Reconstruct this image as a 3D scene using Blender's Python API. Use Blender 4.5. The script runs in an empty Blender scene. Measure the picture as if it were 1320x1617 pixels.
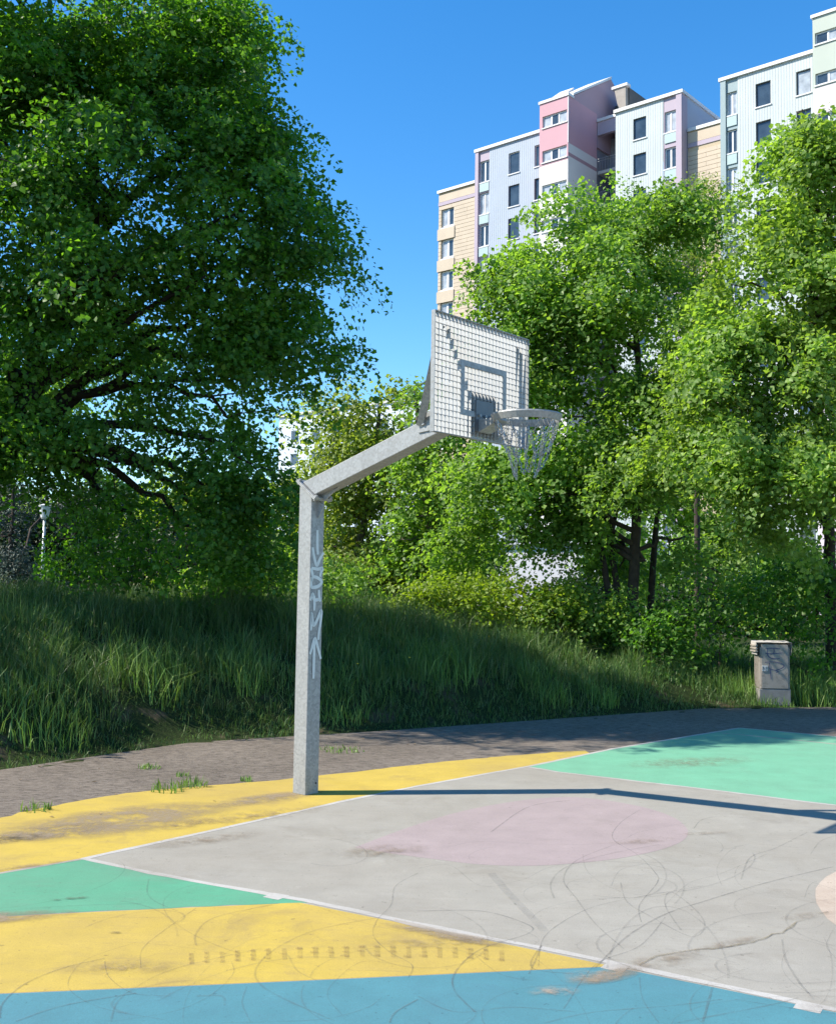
import bpy, math, random
import numpy as np

random.seed(7)
rng = np.random.default_rng(7)
sc = bpy.context.scene
C = sc.collection
PI = math.pi

# ------------------------------------------------------------------ camera, sky, sun, exposure
F_PX, EYE = 1705.9, 1.753                      # focal length in photo pixels, eye height in metres
PITCH, ROLL = 0.0716385, -0.0151655
_f = np.array([0, math.cos(PITCH), math.sin(PITCH)])
_u = np.array([0, -math.sin(PITCH), math.cos(PITCH)])
_x = np.array([1., 0, 0])
CR = np.array([math.cos(ROLL) * _x - math.sin(ROLL) * _u, math.sin(ROLL) * _x + math.cos(ROLL) * _u, _f])
from mathutils import Matrix, Vector
cam = bpy.data.cameras.new('camera')
cam.sensor_fit = 'HORIZONTAL'
cam.sensor_width = 36
cam.lens = F_PX / 1320 * 36
cam.clip_start = 0.05
cam.clip_end = 3000
cam_o = bpy.data.objects.new('camera', cam)
C.objects.link(cam_o)
m = Matrix.Identity(4)
for i in range(3):
    m[i][0], m[i][1], m[i][2], m[i][3] = CR[0][i], CR[1][i], -CR[2][i], (0, 0, EYE)[i]
cam_o.matrix_world = m
sc.camera = cam_o

SUN_DIR = Vector((-2.56, -0.30, 2.58)).normalized()       # towards the sun
world = bpy.data.worlds.new('World')
sc.world = world
world.use_nodes = True
wn = world.node_tree
wn.nodes.clear()
sky = wn.nodes.new('ShaderNodeTexSky')
sky.sky_type = 'NISHITA'
sky.sun_disc = False
sky.sun_elevation = math.asin(SUN_DIR.z)
sky.sun_rotation = math.atan2(SUN_DIR.x, SUN_DIR.y)
sky.altitude = 300
sky.air_density = 1.0
sky.dust_density = 0.2
sky.ozone_density = 2.2
bg = wn.nodes.new('ShaderNodeBackground')
bg.inputs[1].default_value = 0.125
wo = wn.nodes.new('ShaderNodeOutputWorld')
hs = wn.nodes.new('ShaderNodeHueSaturation')           # clear, deeply saturated spring sky, the same all round
hs.inputs['Saturation'].default_value = 1.37
hs.inputs['Value'].default_value = 1.0
wn.links.new(sky.outputs[0], hs.inputs['Color'])
wn.links.new(hs.outputs[0], bg.inputs[0])
wn.links.new(bg.outputs[0], wo.inputs[0])
sun = bpy.data.lights.new('sun', 'SUN')
sun.energy = 4.4
sun.angle = math.radians(0.53)
sun.color = (1.0, 0.93, 0.82)
sun_o = bpy.data.objects.new('sun', sun)
C.objects.link(sun_o)
sun_o.rotation_euler = SUN_DIR.to_track_quat('Z', 'Y').to_euler()
sun_o.location = (-20, -5, 30)
sc.view_settings.view_transform = 'Standard'
sc.view_settings.look = 'None'
sc.view_settings.gamma = 1
sc.view_settings.use_curve_mapping = False
sc.view_settings.exposure = 1.06
sc.cycles.max_bounces = 8
sc.cycles.transparent_max_bounces = 16

# ------------------------------------------------------------------ helpers
def ray(px, py):
    return np.array([(px - 660) / F_PX, -(py - 808.5) / F_PX, 1]) @ CR

def at(px, py, depth):                        # world point at that depth
    d = ray(px, py)
    return d / d[1] * depth + np.array([0, 0, EYE])

def gnd(px, py):                              # world point on the flat court
    d = ray(px, py)
    t = -EYE / d[2]
    return (d[0] * t, d[1] * t)

TH = 0.8634746504                              # court and housing axes
AX_U = np.array([math.cos(TH), math.sin(TH), 0])
AX_N = np.array([math.sin(TH), -math.cos(TH), 0])
ROTZ = TH - PI / 2                             # local x = AX_N, local y = AX_U

def setp(o, label=None, cat=None, group=None, kind=None):
    if label: o['label'] = label
    if cat: o['category'] = cat
    if group: o['group'] = group
    if kind: o['kind'] = kind
    return o

def empty(name, loc=(0, 0, 0), rz=0.0, label=None, cat=None, group=None):
    o = bpy.data.objects.new(name, None)
    o.empty_display_size = 0.2
    o.location = loc
    o.rotation_euler = (0, 0, rz)
    C.objects.link(o)
    return setp(o, label, cat, group)

def link(name, me, mat=None, parent=None, smooth=False, kind=None):
    if mat is not None and len(me.materials) == 0:
        for mm in (mat if isinstance(mat, (list, tuple)) else [mat]):
            me.materials.append(mm)
    o = bpy.data.objects.new(name, me)
    C.objects.link(o)
    if parent is not None: o.parent = parent
    if smooth: me.polygons.foreach_set('use_smooth', [True] * len(me.polygons))
    if kind: o['kind'] = kind
    return o

def np_mesh(name, V, Fa):
    V = np.ascontiguousarray(V, dtype=np.float32)
    Fa = np.ascontiguousarray(Fa, dtype=np.int32)
    k = Fa.shape[1]
    me = bpy.data.meshes.new(name)
    me.vertices.add(len(V))
    me.vertices.foreach_set('co', V.ravel())
    me.loops.add(Fa.size)
    me.loops.foreach_set('vertex_index', Fa.ravel())
    me.polygons.add(len(Fa))
    me.polygons.foreach_set('loop_start', np.arange(0, Fa.size, k, dtype=np.int32))
    me.update(calc_edges=True)
    return me

class MB:
    """collects shapes into one mesh"""
    def __init__(s): s.v, s.f = [], []
    def add(s, vs, fs):
        o = len(s.v)
        s.v += [tuple(map(float, p)) for p in vs]
        s.f += [tuple(i + o for i in f) for f in fs]
        return s
    def box(s, x0, x1, y0, y1, z0, z1):
        return s.add([(x0, y0, z0), (x1, y0, z0), (x1, y1, z0), (x0, y1, z0), (x0, y0, z1), (x1, y0, z1), (x1, y1, z1), (x0, y1, z1)],
                     [(0, 3, 2, 1), (4, 5, 6, 7), (0, 1, 5, 4), (1, 2, 6, 5), (2, 3, 7, 6), (3, 0, 4, 7)])
    def bar(s, a, b, w, h, up=(0, 0, 1)):     # rectangular bar a to b; w across, h along "up"
        a, b = Vector(a), Vector(b)
        d = (b - a).normalized()
        sd = d.cross(Vector(up)).normalized()
        uu = sd.cross(d).normalized()
        vs = []
        for p in (a, b):
            for i, j in ((-1, -1), (1, -1), (1, 1), (-1, 1)):
                vs.append(p + sd * (i * w / 2) + uu * (j * h / 2))
        return s.add(vs, [(0, 3, 2, 1), (4, 5, 6, 7), (0, 1, 5, 4), (1, 2, 6, 5), (2, 3, 7, 6), (3, 0, 4, 7)])
    def tube(s, pts, rad, n=8, cap=True):
        pts = [Vector(p) for p in pts]
        if not hasattr(rad, '__len__'): rad = [rad] * len(pts)
        o = len(s.v)
        prev = None
        for i, p in enumerate(pts):
            d = (pts[min(i + 1, len(pts) - 1)] - pts[max(i - 1, 0)]).normalized()
            ref = prev if prev is not None else (Vector((1, 0, 0)) if abs(d.x) < .9 else Vector((0, 1, 0)))
            e = (ref - d * ref.dot(d)).normalized()
            prev = e
            g = d.cross(e)
            for k in range(n):
                a = 2 * PI * k / n
                s.v.append(tuple(p + (e * math.cos(a) + g * math.sin(a)) * rad[i]))
        for i in range(len(pts) - 1):
            for k in range(n):
                k2 = (k + 1) % n
                s.f.append((o + i * n + k, o + i * n + k2, o + (i + 1) * n + k2, o + (i + 1) * n + k))
        if cap:
            s.f.append(tuple(o + k for k in range(n))[::-1])
            s.f.append(tuple(o + (len(pts) - 1) * n + k for k in range(n)))
        return s
    def lathe(s, prof, n=24, c=(0, 0, 0), closed=False):
        o = len(s.v)
        for r, z in prof:
            for k in range(n):
                a = 2 * PI * k / n
                s.v.append((c[0] + r * math.cos(a), c[1] + r * math.sin(a), c[2] + z))
        m_ = len(prof)
        for i in range(m_ if closed else m_ - 1):
            j = (i + 1) % m_
            for k in range(n):
                k2 = (k + 1) % n
                s.f.append((o + i * n + k, o + i * n + k2, o + j * n + k2, o + j * n + k))
        return s
    def prism(s, poly, axis, t0, t1):          # poly of 2D points extruded along axis (0, 1 or 2)
        def mk(p, t):
            q = [p[0], p[1]]
            q.insert(axis, t)
            return q
        n = len(poly)
        return s.add([mk(p, t0) for p in poly] + [mk(p, t1) for p in poly],
                     [tuple(range(n))[::-1], tuple(range(n, 2 * n))] + [(i, (i + 1) % n, n + (i + 1) % n, n + i) for i in range(n)])
    def mesh(s, name):
        me = bpy.data.meshes.new(name)
        me.from_pydata(s.v, [], s.f)
        me.update()
        return me
    def build(s, name, mat, parent=None, smooth=False, kind=None, bevel=0):
        o = link(name, s.mesh(name), mat, parent, smooth, kind)
        if bevel:
            b = o.modifiers.new('bevel', 'BEVEL')
            b.width = bevel
            b.segments = 2
            b.limit_method = 'ANGLE'
        return o

# ------------------------------------------------------------------ materials
class NT:
    def __init__(s, name):
        s.m = bpy.data.materials.new(name)
        s.m.use_nodes = True
        s.t = s.m.node_tree
        s.p = s.t.nodes['Principled BSDF']
        s.out = s.t.nodes['Material Output']
    def n(s, typ, **kw):
        nd = s.t.nodes.new('ShaderNode' + typ)
        for k, v in kw.items():
            if k.startswith('i_'): nd.inputs[k[2:].replace('_', ' ')].default_value = v
            else: setattr(nd, k, v)
        return nd
    def l(s, a, b): s.t.links.new(a, b)
    def coord(s, kind='Object', scale=(1, 1, 1), rot=(0, 0, 0)):
        tc = s.n('TexCoord')
        mp = s.n('Mapping')
        mp.inputs['Scale'].default_value = scale
        mp.inputs['Rotation'].default_value = rot
        s.l(tc.outputs[kind], mp.inputs[0])
        return mp.outputs[0]
    def noise(s, vec, scale, detail=4, rough=.55, dist=0):
        nd = s.n('TexNoise')
        nd.inputs['Scale'].default_value = scale
        nd.inputs['Detail'].default_value = detail
        nd.inputs['Roughness'].default_value = rough
        nd.inputs['Distortion'].default_value = dist
        s.l(vec, nd.inputs['Vector'])
        return nd.outputs['Fac']
    def ramp(s, fac, stops):
        nd = s.n('ValToRGB')
        cr = nd.color_ramp
        while len(cr.elements) < len(stops): cr.elements.new(.5)
        for e, (p, c) in zip(cr.elements, stops):
            e.position = p
            e.color = (c, c, c, 1) if not hasattr(c, '__len__') else (*c, 1)
        s.l(fac, nd.inputs[0])
        return nd.outputs[0]
    def mix(s, fac, a, b, mode='MIX'):
        nd = s.n('Mix', data_type='RGBA', blend_type=mode)
        for sock, v in ((nd.inputs[0], fac), (nd.inputs[6], a), (nd.inputs[7], b)):
            if hasattr(v, 'is_linked') or hasattr(v, 'links'): s.l(v, sock)
            elif hasattr(v, '__len__'): sock.default_value = (*v, 1)
            else: sock.default_value = v
        return nd.outputs[2]
    def bump(s, h, strength, dist=.01):
        nd = s.n('Bump')
        nd.inputs['Strength'].default_value = strength
        nd.inputs['Distance'].default_value = dist
        s.l(h, nd.inputs['Height'])
        s.l(nd.outputs[0], s.p.inputs['Normal'])
    def set(s, color=None, rough=None, metal=None, spec=None):
        if color is not None:
            if hasattr(color, '__len__'): s.p.inputs['Base Color'].default_value = (*color, 1)
            else: s.l(color, s.p.inputs['Base Color'])
        if rough is not None: s.p.inputs['Roughness'].default_value = rough
        if metal is not None: s.p.inputs['Metallic'].default_value = metal
        if spec is not None: s.p.inputs['Specular IOR Level'].default_value = spec
        return s

def mat_plain(name, col, rough=.7, metal=0, var=.12, scale=3, spec=.3, dirt=None):
    t = NT(name)
    v = t.coord()
    f = t.noise(v, scale, 6, .6)
    lo = tuple(c * (1 - var) for c in col)
    hi = tuple(min(1, c * (1 + var)) for c in col)
    c = t.ramp(f, [(.3, lo), (.7, hi)])
    if dirt:
        g = t.noise(v, scale * 2.7, 8, .7)
        c = t.mix(t.ramp(g, [(.52, 0), (.72, dirt[3])]), c, dirt[:3])
    t.set(c, rough, metal, spec)
    return t.m

def mat_court(name, col, dirt=(.30, .26, .20), dirt_amt=.45, wear=.25, rough=.75):
    """roller-painted, scuffed asphalt"""
    t = NT(name)
    v = t.coord()
    big = t.noise(v, .55, 5, .6, .4)
    mid = t.noise(v, 3.2, 7, .65)
    streak = t.noise(t.coord(scale=(1.2, 9, 1), rot=(0, 0, TH)), 2.2, 6, .7)
    fine = t.noise(v, 160, 3, .6)
    grit = t.noise(v, 38, 5, .7)
    c = t.mix(t.ramp(mid, [(.3, 0), (.75, 1)]), tuple(x * .88 for x in col), tuple(min(1, x * 1.07) for x in col))
    c = t.mix(t.ramp(big, [(.42, 0), (.70, dirt_amt)]), c, dirt)
    blot = t.noise(v, 1.7, 8, .72, .6)
    c = t.mix(t.ramp(blot, [(.54, 0), (.66, dirt_amt * .8)]), c, tuple(x * .85 for x in dirt))
    c = t.mix(t.ramp(t.noise(t.coord(scale=(7, 1, 1), rot=(0, 0, -.4)), 1.6, 6, .7), [(.58, 0), (.74, wear * .8)]), c, tuple(min(1, x * 1.12) for x in col))
    c = t.mix(t.ramp(streak, [(.50, 0), (.74, wear)]), c, dirt)
    c = t.mix(t.ramp(grit, [(.60, 0), (.72, .5)]), c, tuple(x * .6 for x in dirt))
    chip = t.noise(v, 17, 3, .8)
    c = t.mix(t.ramp(chip, [(.66, 0), (.69, .55)]), c, tuple(x * .45 for x in dirt))
    c = t.mix(t.ramp(t.noise(v, 11, 6, .8, 1.2), [(.60, 0), (.70, .35)]), c, tuple(min(1, x * 1.25 + .03) for x in col))
    c = t.mix(t.ramp(fine, [(.3, .26), (.7, 0)]), c, (.05, .05, .045))
    t.set(c, rough, 0, .25)
    t.bump(t.mix(.5, fine, grit), .35, .004)
    return t.m

def mat_leaf(name, cols, trans, tmix=.38, nscale=.9, rough=.5):
    t = NT(name)
    geo = t.n('NewGeometry')
    c = t.ramp(geo.outputs['Random Per Island'], [(i / (len(cols) - 1), k) for i, k in enumerate(cols)])
    f = t.noise(t.coord(), nscale, 3, .6)
    hsv = t.n('HueSaturation')
    mr = t.n('MapRange')
    mr.inputs[1].default_value, mr.inputs[2].default_value = .3, .7
    mr.inputs[3].default_value, mr.inputs[4].default_value = .72, 1.3
    t.l(f, mr.inputs[0])
    t.l(mr.outputs[0], hsv.inputs['Value'])
    t.l(c, hsv.inputs['Color'])
    t.set(hsv.outputs[0], rough, 0, .4)
    tr = t.n('BsdfTranslucent')
    t2 = t.mix(1.0, hsv.outputs[0], trans, 'MULTIPLY')
    t.l(t2, tr.inputs[0])
    ms = t.n('MixShader')
    ms.inputs[0].default_value = tmix
    t.l(t.p.outputs[0], ms.inputs[1])
    t.l(tr.outputs[0], ms.inputs[2])
    t.l(ms.outputs[0], t.out.inputs[0])
    return t.m

def mat_alpha(name, col, amt, radial=False, nscale=14, rough=.8):
    """thin mark on the ground: alpha broken up by noise"""
    t = NT(name)
    t.set(col, rough, 0, .2)
    gp = t.n('NewGeometry')
    f = t.noise(gp.outputs['Position'], 9 if radial else nscale, 8, .75)
    a = t.ramp(f, [(.42, 0), (.62, amt)] if radial else [(.35, amt * .15), (.62, amt)])
    if radial:
        ln = t.n('VectorMath', operation='LENGTH')
        t.l(t.coord(), ln.inputs[0])
        a = t.mix(1.0, a, t.ramp(ln.outputs['Value'], [(.15, 1), (1.0, 0)]), 'MULTIPLY')
    t.l(a, t.p.inputs['Alpha'])
    return t.m

def mat_galv():
    t = NT('galvanised_steel')
    v = t.coord()
    vo = t.n('TexVoronoi')
    vo.inputs['Scale'].default_value = 55
    t.l(v, vo.inputs['Vector'])
    bw = t.n('RGBToBW')
    t.l(vo.outputs['Color'], bw.inputs[0])
    sp = t.ramp(bw.outputs[0], [(.2, (.255, .26, .252)), (.8, (.335, .34, .33))])
    st = t.noise(t.coord(scale=(1, 1, .25)), 7, 6, .65)
    c = t.mix(t.ramp(st, [(.45, 0), (.75, .45)]), sp, (.215, .22, .21))
    t.set(c, .5, .12, .35)
    t.l(t.ramp(bw.outputs[0], [(.2, .55), (.8, .40)]), t.p.inputs['Roughness'])
    t.bump(t.noise(v, 30, 4, .6), .12, .004)
    return t.m

def mat_glass(name, col=(.03, .045, .06), rough=.05):
    t = NT(name)
    f = t.noise(t.coord(), 1.5, 3, .5)
    t.set(t.ramp(f, [(.3, tuple(c * .7 for c in col)), (.7, tuple(c * 1.5 for c in col))]), rough, 0, .8)
    return t.m

def mat_ribbed(name, col, pitch=.2, var=.05, axis=0):
    """profiled sheet cladding: folds every pitch metres"""
    t = NT(name)
    tc = t.n('TexCoord')
    sx = t.n('SeparateXYZ')
    t.l(tc.outputs['Object'], sx.inputs[0])
    mul = t.n('Math', operation='MULTIPLY')
    mul.inputs[1].default_value = 2 * PI / pitch
    t.l(sx.outputs[axis], mul.inputs[0])
    sn = t.n('Math', operation='SINE')
    t.l(mul.outputs[0], sn.inputs[0])
    h = t.ramp(sn.outputs[0], [(.35, 0), (.65, 1)])
    f = t.noise(t.coord(), .5, 5, .6)
    t.set(t.ramp(f, [(.3, tuple(c * (1 - var) for c in col)), (.7, tuple(min(1, c * (1 + var)) for c in col))]), .6, 0, .3)
    t.bump(h, .9, .04)
    return t.m

GALV = mat_galv()
GRATE = mat_plain('sunlit_grating_steel', (.46, .465, .455), .5, .1, .08, 20)  # upright bars: same steel, coloured lighter for their sunlit flanks
GRATE2 = mat_plain('shaded_grating_steel', (.20, .205, .20), .55, .2, .1, 20)  # cross bars: same steel, coloured darker as if in shade
# ------------------------------------------------------------------ ground sheet and grass bank
FOOT = np.array([(-30, -14), (-12, -1), (-6.3, 6.2), (-3.9, 10.3), (-2.5, 12.3), (-.43, 13.5), (2.15, 15.2), (4.4, 16.7), (6.6, 17.2), (9.5, 17.6), (16, 21), (40, 38)], float)

def bank_d(x, y):
    """signed distance to the foot of the bank, positive up the bank"""
    P = np.stack([np.ravel(x), np.ravel(y)], 1)
    best = np.full(len(P), 1e9)
    sg = np.ones(len(P))
    for a, b in zip(FOOT[:-1], FOOT[1:]):
        ab = b - a
        t = np.clip(((P - a) @ ab) / (ab @ ab), 0, 1)
        q = P - (a + t[:, None] * ab)
        d = np.hypot(q[:, 0], q[:, 1])
        s = np.sign(ab[0] * (P[:, 1] - a[1]) - ab[1] * (P[:, 0] - a[0]))
        k = d < best - 1e-9
        best[k] = d[k]
        sg[k] = s[k]
    return (best * sg).reshape(np.shape(x))

def smooth(t):
    t = np.clip(t, 0, 1)
    return t * t * (3 - 2 * t)

def bank_h(x):
    return np.interp(x, [-8, -1.5, .5, 3.2, 5.2, 7.5, 12], [1.40, 1.33, 1.13, .80, .44, .22, .3])

def lumps(x, y):
    return .06 * np.sin(1.7 * x + 1.1 * y) + .05 * np.sin(2.9 * x - 1.3 * y + 1) + .03 * np.sin(5.1 * x + 4.3 * y)

def ground_z(x, y):
    d = bank_d(x, y)
    H = bank_h(x)
    z = H * (.35 * smooth(d / 1.0) * np.clip(d, 0, 1) + .65 * smooth((d - .1) / 3.9)) / 1.0
    z = z + lumps(x, y) * smooth(d / 1.5)
    e = np.exp(-(d / .38) ** 2) * (np.sin(3.1 * x + 1.7 * y) + np.sin(7.3 * x - 4.1 * y + 1) * .8 + np.sin(13.7 * x + 11.9 * y) * .5)
    return np.where(d > 0, z, 0) - .022 + np.maximum(e, -.3) * .017

def axis(lo, mid0, mid1, hi, step):
    core = np.arange(mid0, mid1, step)
    out = [mid1]
    s = step
    while out[-1] < hi:
        s *= 1.35
        out.append(out[-1] + s)
    inn = [mid0]
    s = step
    while inn[-1] > lo:
        s *= 1.35
        inn.append(inn[-1] - s)
    return np.concatenate([np.array(inn[1:])[::-1], core, np.array(out)])

gx, gy = axis(-900, -9, 14, 900, .16), axis(-300, 4, 26, 1500, .16)
GX, GY = np.meshgrid(gx, gy)
GZ = ground_z(GX, GY)
nx, ny = len(gx), len(gy)
idx = np.arange(nx * ny).reshape(ny, nx)
quads = np.stack([idx[:-1, :-1].ravel(), idx[:-1, 1:].ravel(), idx[1:, 1:].ravel(), idx[1:, :-1].ravel()], 1)
t = NT('earth_and_turf')
v = t.coord()
c = t.mix(t.ramp(t.noise(v, 1.6, 6, .65), [(.56, 0), (.68, 1)]), (.026, .042, .012), (.115, .085, .055))
c = t.mix(t.ramp(t.noise(v, 26, 5, .7), [(.35, .5), (.6, 0)]), c, (.02, .022, .012))
t.set(c, .95, 0, .1)
t.bump(t.noise(v, 18, 6, .7), .8, .03)
link('ground', np_mesh('ground', np.stack([GX.ravel(), GY.ravel(), GZ.ravel()], 1), quads), t.m, smooth=True, kind='structure')

# worn, dusty asphalt strip between the court and the bank, running on under the court
def flat(name, pts, z, mat, kind='structure'):
    me = bpy.data.meshes.new(name)
    z *= .45
    me.from_pydata([(p[0], p[1], z) for p in pts], [], [tuple(range(len(pts)))])
    me.update()
    if me.polygons[0].normal.z < 0: me.flip_normals()
    return link(name, me, mat, kind=kind)

t = NT('dusty_asphalt')
v = t.coord()
lay = t.coord(scale=(1, 3.2, 1), rot=(0, 0, -.55))
c = t.mix(t.ramp(t.noise(v, .7, 6, .6), [(.35, 0), (.7, 1)]), (.15, .124, .098), (.22, .185, .15))
c = t.mix(t.ramp(t.noise(lay, 3.2, 8, .75), [(.5, 0), (.66, .75)]), c, (.27, .225, .18))
c = t.mix(t.ramp(t.noise(lay, 9, 6, .75), [(.40, .9), (.53, 0)]), c, (.06, .05, .042))
vo = t.n('TexVoronoi')
vo.inputs['Scale'].default_value = 60
t.l(v, vo.inputs['Vector'])
c = t.mix(t.ramp(vo.outputs['Distance'], [(.1, .35), (.5, 0)]), c, (.33, .30, .27))
t.set(c, .9, 0, .2)
t.bump(t.noise(lay, 14, 8, .75), .9, .02)
PATH_M = t.m
pp = [(a + (.5, -.2)[0] * 0, b) for a, b in FOOT]
path_pts = [(-29.5, -30)] + [tuple(p) for p in FOOT] + [(40, -30)]
off = []
for i, p in enumerate(path_pts):
    off.append((p[0], p[1]))
flat('path', off, 0.0, PATH_M)

# ------------------------------------------------------------------ painted court
def jag(pts, amp, step=.12, seed=1, closed=False):
    r = np.random.default_rng(seed)
    out = []
    for a, b in zip(pts[:-1], pts[1:]):
        a, b = np.array(a), np.array(b)
        n_ = max(1, int(np.hypot(*(b - a)) / step))
        for k in range(n_):
            q = a + (b - a) * k / n_
            out.append(tuple(q + r.normal(0, amp, 2) * (1 if k else .4)))
    out.append(tuple(pts[-1]))
    return out

def G(*pts): return [gnd(*p) for p in pts]

GREY = mat_court('grey_court_paint', (.336, .316, .270), (0.238, 0.205, 0.158), .38, .22)
YELLOW = mat_court('yellow_court_paint', (.520, .378, .066), (0.302, 0.216, 0.108), .5, .3)
GREEN = mat_court('mint_court_paint', (0.158, 0.410, 0.259), (0.173, 0.288, 0.202), .3, .16)
GREEN2 = mat_court('jade_court_paint', (0.094, 0.324, 0.194), (0.158, 0.238, 0.173), .4, .25)
BLUE = mat_court('blue_court_paint', (0.072, 0.223, 0.259), (0.079, 0.187, 0.238), .35, .2)
PINK = mat_court('pink_court_paint', (.353, .286, .276), (0.288, 0.238, 0.216), .3, .15)
CREAM = mat_court('cream_court_paint', (0.518, 0.432, 0.346), (0.302, 0.216, 0.158), .4, .5)
WHITE = mat_court('white_line_paint', (0.475, 0.454, 0.418), (0.259, 0.223, 0.180), .5, .4)
FAINT = mat_court('worn_line_paint', (0.403, 0.360, 0.310), (0.259, 0.223, 0.180), .6, .5)

# grey field: everything in front of the baseline
corner, far_c = gnd(132, 1357), gnd(1168, 1150)
bl = np.array(far_c) - np.array(corner)
bl /= np.hypot(*bl)
pr = np.array([bl[1], -bl[0]])
cc = np.array(corner)
court = [cc - bl * 6, np.array(far_c), np.array(far_c) + np.array(gnd(1320, 1163.5)) * 0 + 0]
e2 = np.array(gnd(1320, 1163.5)) - np.array(far_c)
e2 /= np.hypot(*e2)
BASE = G((132, 1357), (350, 1309), (560, 1262), (660, 1242), (836, 1210.5), (970, 1182.5), (1168, 1150))
court = [cc - bl * 6] + BASE + [np.array(far_c) + e2 * 14, cc - bl * 6 + e2 * 16]
flat('court_surface', court, .0015, GREY)

def paint(name, pts, mat, z=.0030): return flat(name, pts, z, mat)

# yellow strip behind the baseline with a ragged outer edge
base_px = [(0, 1380), (132, 1357), (350, 1309), (560, 1262), (660, 1242), (836, 1210.5), (932, 1190.5)]
inner = [tuple(np.array(gnd(0, 1380)) - bl * 1.4)] + G(*base_px)
outer = G((922, 1185.5), (800, 1194), (700, 1203.5), (620, 1212), (560, 1219.5), (500, 1226), (450, 1231), (390, 1236), (330, 1241), (260, 1247), (200, 1253), (150, 1261), (100, 1270), (50, 1281), (0, 1292), (-120, 1318), (-260, 1352))
paint('painted_area', inner + jag(outer, .012, .1, 3), YELLOW)
# left of the key: jade, yellow, blue fields
near = [gnd(x, 1357 + .2032 * (x - 132)) for x in (132, 480, 965, 1290, 1500)]
paint('painted_area', [gnd(132, 1357), gnd(440, 1418.5), gnd(485, 1426)] + jag(G((485, 1426), (300, 1433), (130, 1441), (0, 1448), (-160, 1456)), .006, .1, 5) + [tuple(np.array(gnd(0, 1380)) - bl * 1.5), gnd(0, 1380)], GREEN2)
paint('painted_area', G((440, 1419.5), (640, 1460), (880, 1508.5), (966, 1527)) + G((966, 1527), (660, 1541), (330, 1556), (0, 1570), (-420, 1589)) + G((-300, 1463), (-160, 1457), (0, 1449), (130, 1442), (300, 1434), (440, 1428)), YELLOW, .0028)
bx = [gnd(966, 1527.6)] + [gnd(1130, 1561), gnd(1290, 1594), gnd(1500, 1637)] + [(1.9, 2.2), (-3.2, 2.0)] + G((-420, 1590), (0, 1571), (330, 1557), (660, 1542))
paint('painted_area', bx, BLUE, .0033)
# right of the key: mint field with its border
ge = far_c
far_dir = np.array(gnd(1320, 1272)) - np.array(gnd(870, 1216))
far_end = np.array(gnd(1320, 1272)) + far_dir * .9
mint = [gnd(836, 1211.5), gnd(880, 1220), gnd(1090, 1244.5), gnd(1320, 1273), tuple(far_end), tuple(np.array(far_c) + e2 * 7), far_c, gnd(970, 1182.5)]
paint('painted_area', mint, GREEN)
# pink drop in the key
def spline(ctrl, per=8, closed=False):
    P = [np.array(p, float) for p in ctrl]
    n_ = len(P)
    out = []
    rg = range(n_ if closed else n_ - 1)
    for i in rg:
        g = lambda j: P[j % n_] if closed else P[min(max(j, 0), n_ - 1)]
        p0, p1, p2, p3 = g(i - 1), g(i), g(i + 1), g(i + 2)
        for k in range(per):
            t_ = k / per
            out.append(.5 * ((2 * p1) + (-p0 + p2) * t_ + (2 * p0 - 5 * p1 + 4 * p2 - p3) * t_ ** 2 + (-p0 + 3 * p1 - 3 * p2 + p3) * t_ ** 3))
    if not closed: out.append(P[-1])
    return out
drop = spline([gnd(*p) for p in ((560, 1339), (640, 1309), (720, 1284), (800, 1268), (870, 1260), (930, 1261), (1010, 1274), (1062, 1291), (1085, 1310), (1080, 1327), (1045, 1342), (985, 1355), (920, 1363), (840, 1368), (760, 1366), (690, 1358), (620, 1349))], 6)
paint('painted_area', drop, PINK)
disc_c, disc_r = (3.86, 5.92), 1.6
paint('painted_circle', jag([(disc_c[0] + disc_r * math.cos(a), disc_c[1] + disc_r * math.sin(a)) for a in np.linspace(0, 2 * PI, 64)][:-1], .008, .2, 9), CREAM, .0036)

# white lines
def line(name, pts, w, mat, z=.012, amp=.004, seed=1):
    z *= .45
    r = np.random.default_rng(seed)
    P = [np.array(p, float) for p in pts]
    L, R_ = [], []
    Q = []
    for a, b in zip(P[:-1], P[1:]):
        n_ = max(1, int(np.hypot(*(b - a)) / .15))
        Q += [a + (b - a) * k / n_ for k in range(n_)]
    Q.append(P[-1])
    for i, q in enumerate(Q):
        d = Q[min(i + 1, len(Q) - 1)] - Q[max(i - 1, 0)]
        d /= np.hypot(*d) + 1e-9
        nn = np.array([-d[1], d[0]])
        L.append(q + nn * (w / 2 + r.normal(0, amp)))
        R_.append(q - nn * (w / 2 + r.normal(0, amp)))
    vs = [(*p, z) for p in L] + [(*p, z) for p in R_]
    n_ = len(Q)
    me = bpy.data.meshes.new(name)
    me.from_pydata(vs, [], [(n_ + i, n_ + i + 1, i + 1, i) for i in range(n_ - 1)])
    me.update()
    if me.polygons[0].normal.z < 0: me.flip_normals()
    return link(name, me, mat, kind='structure')

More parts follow.
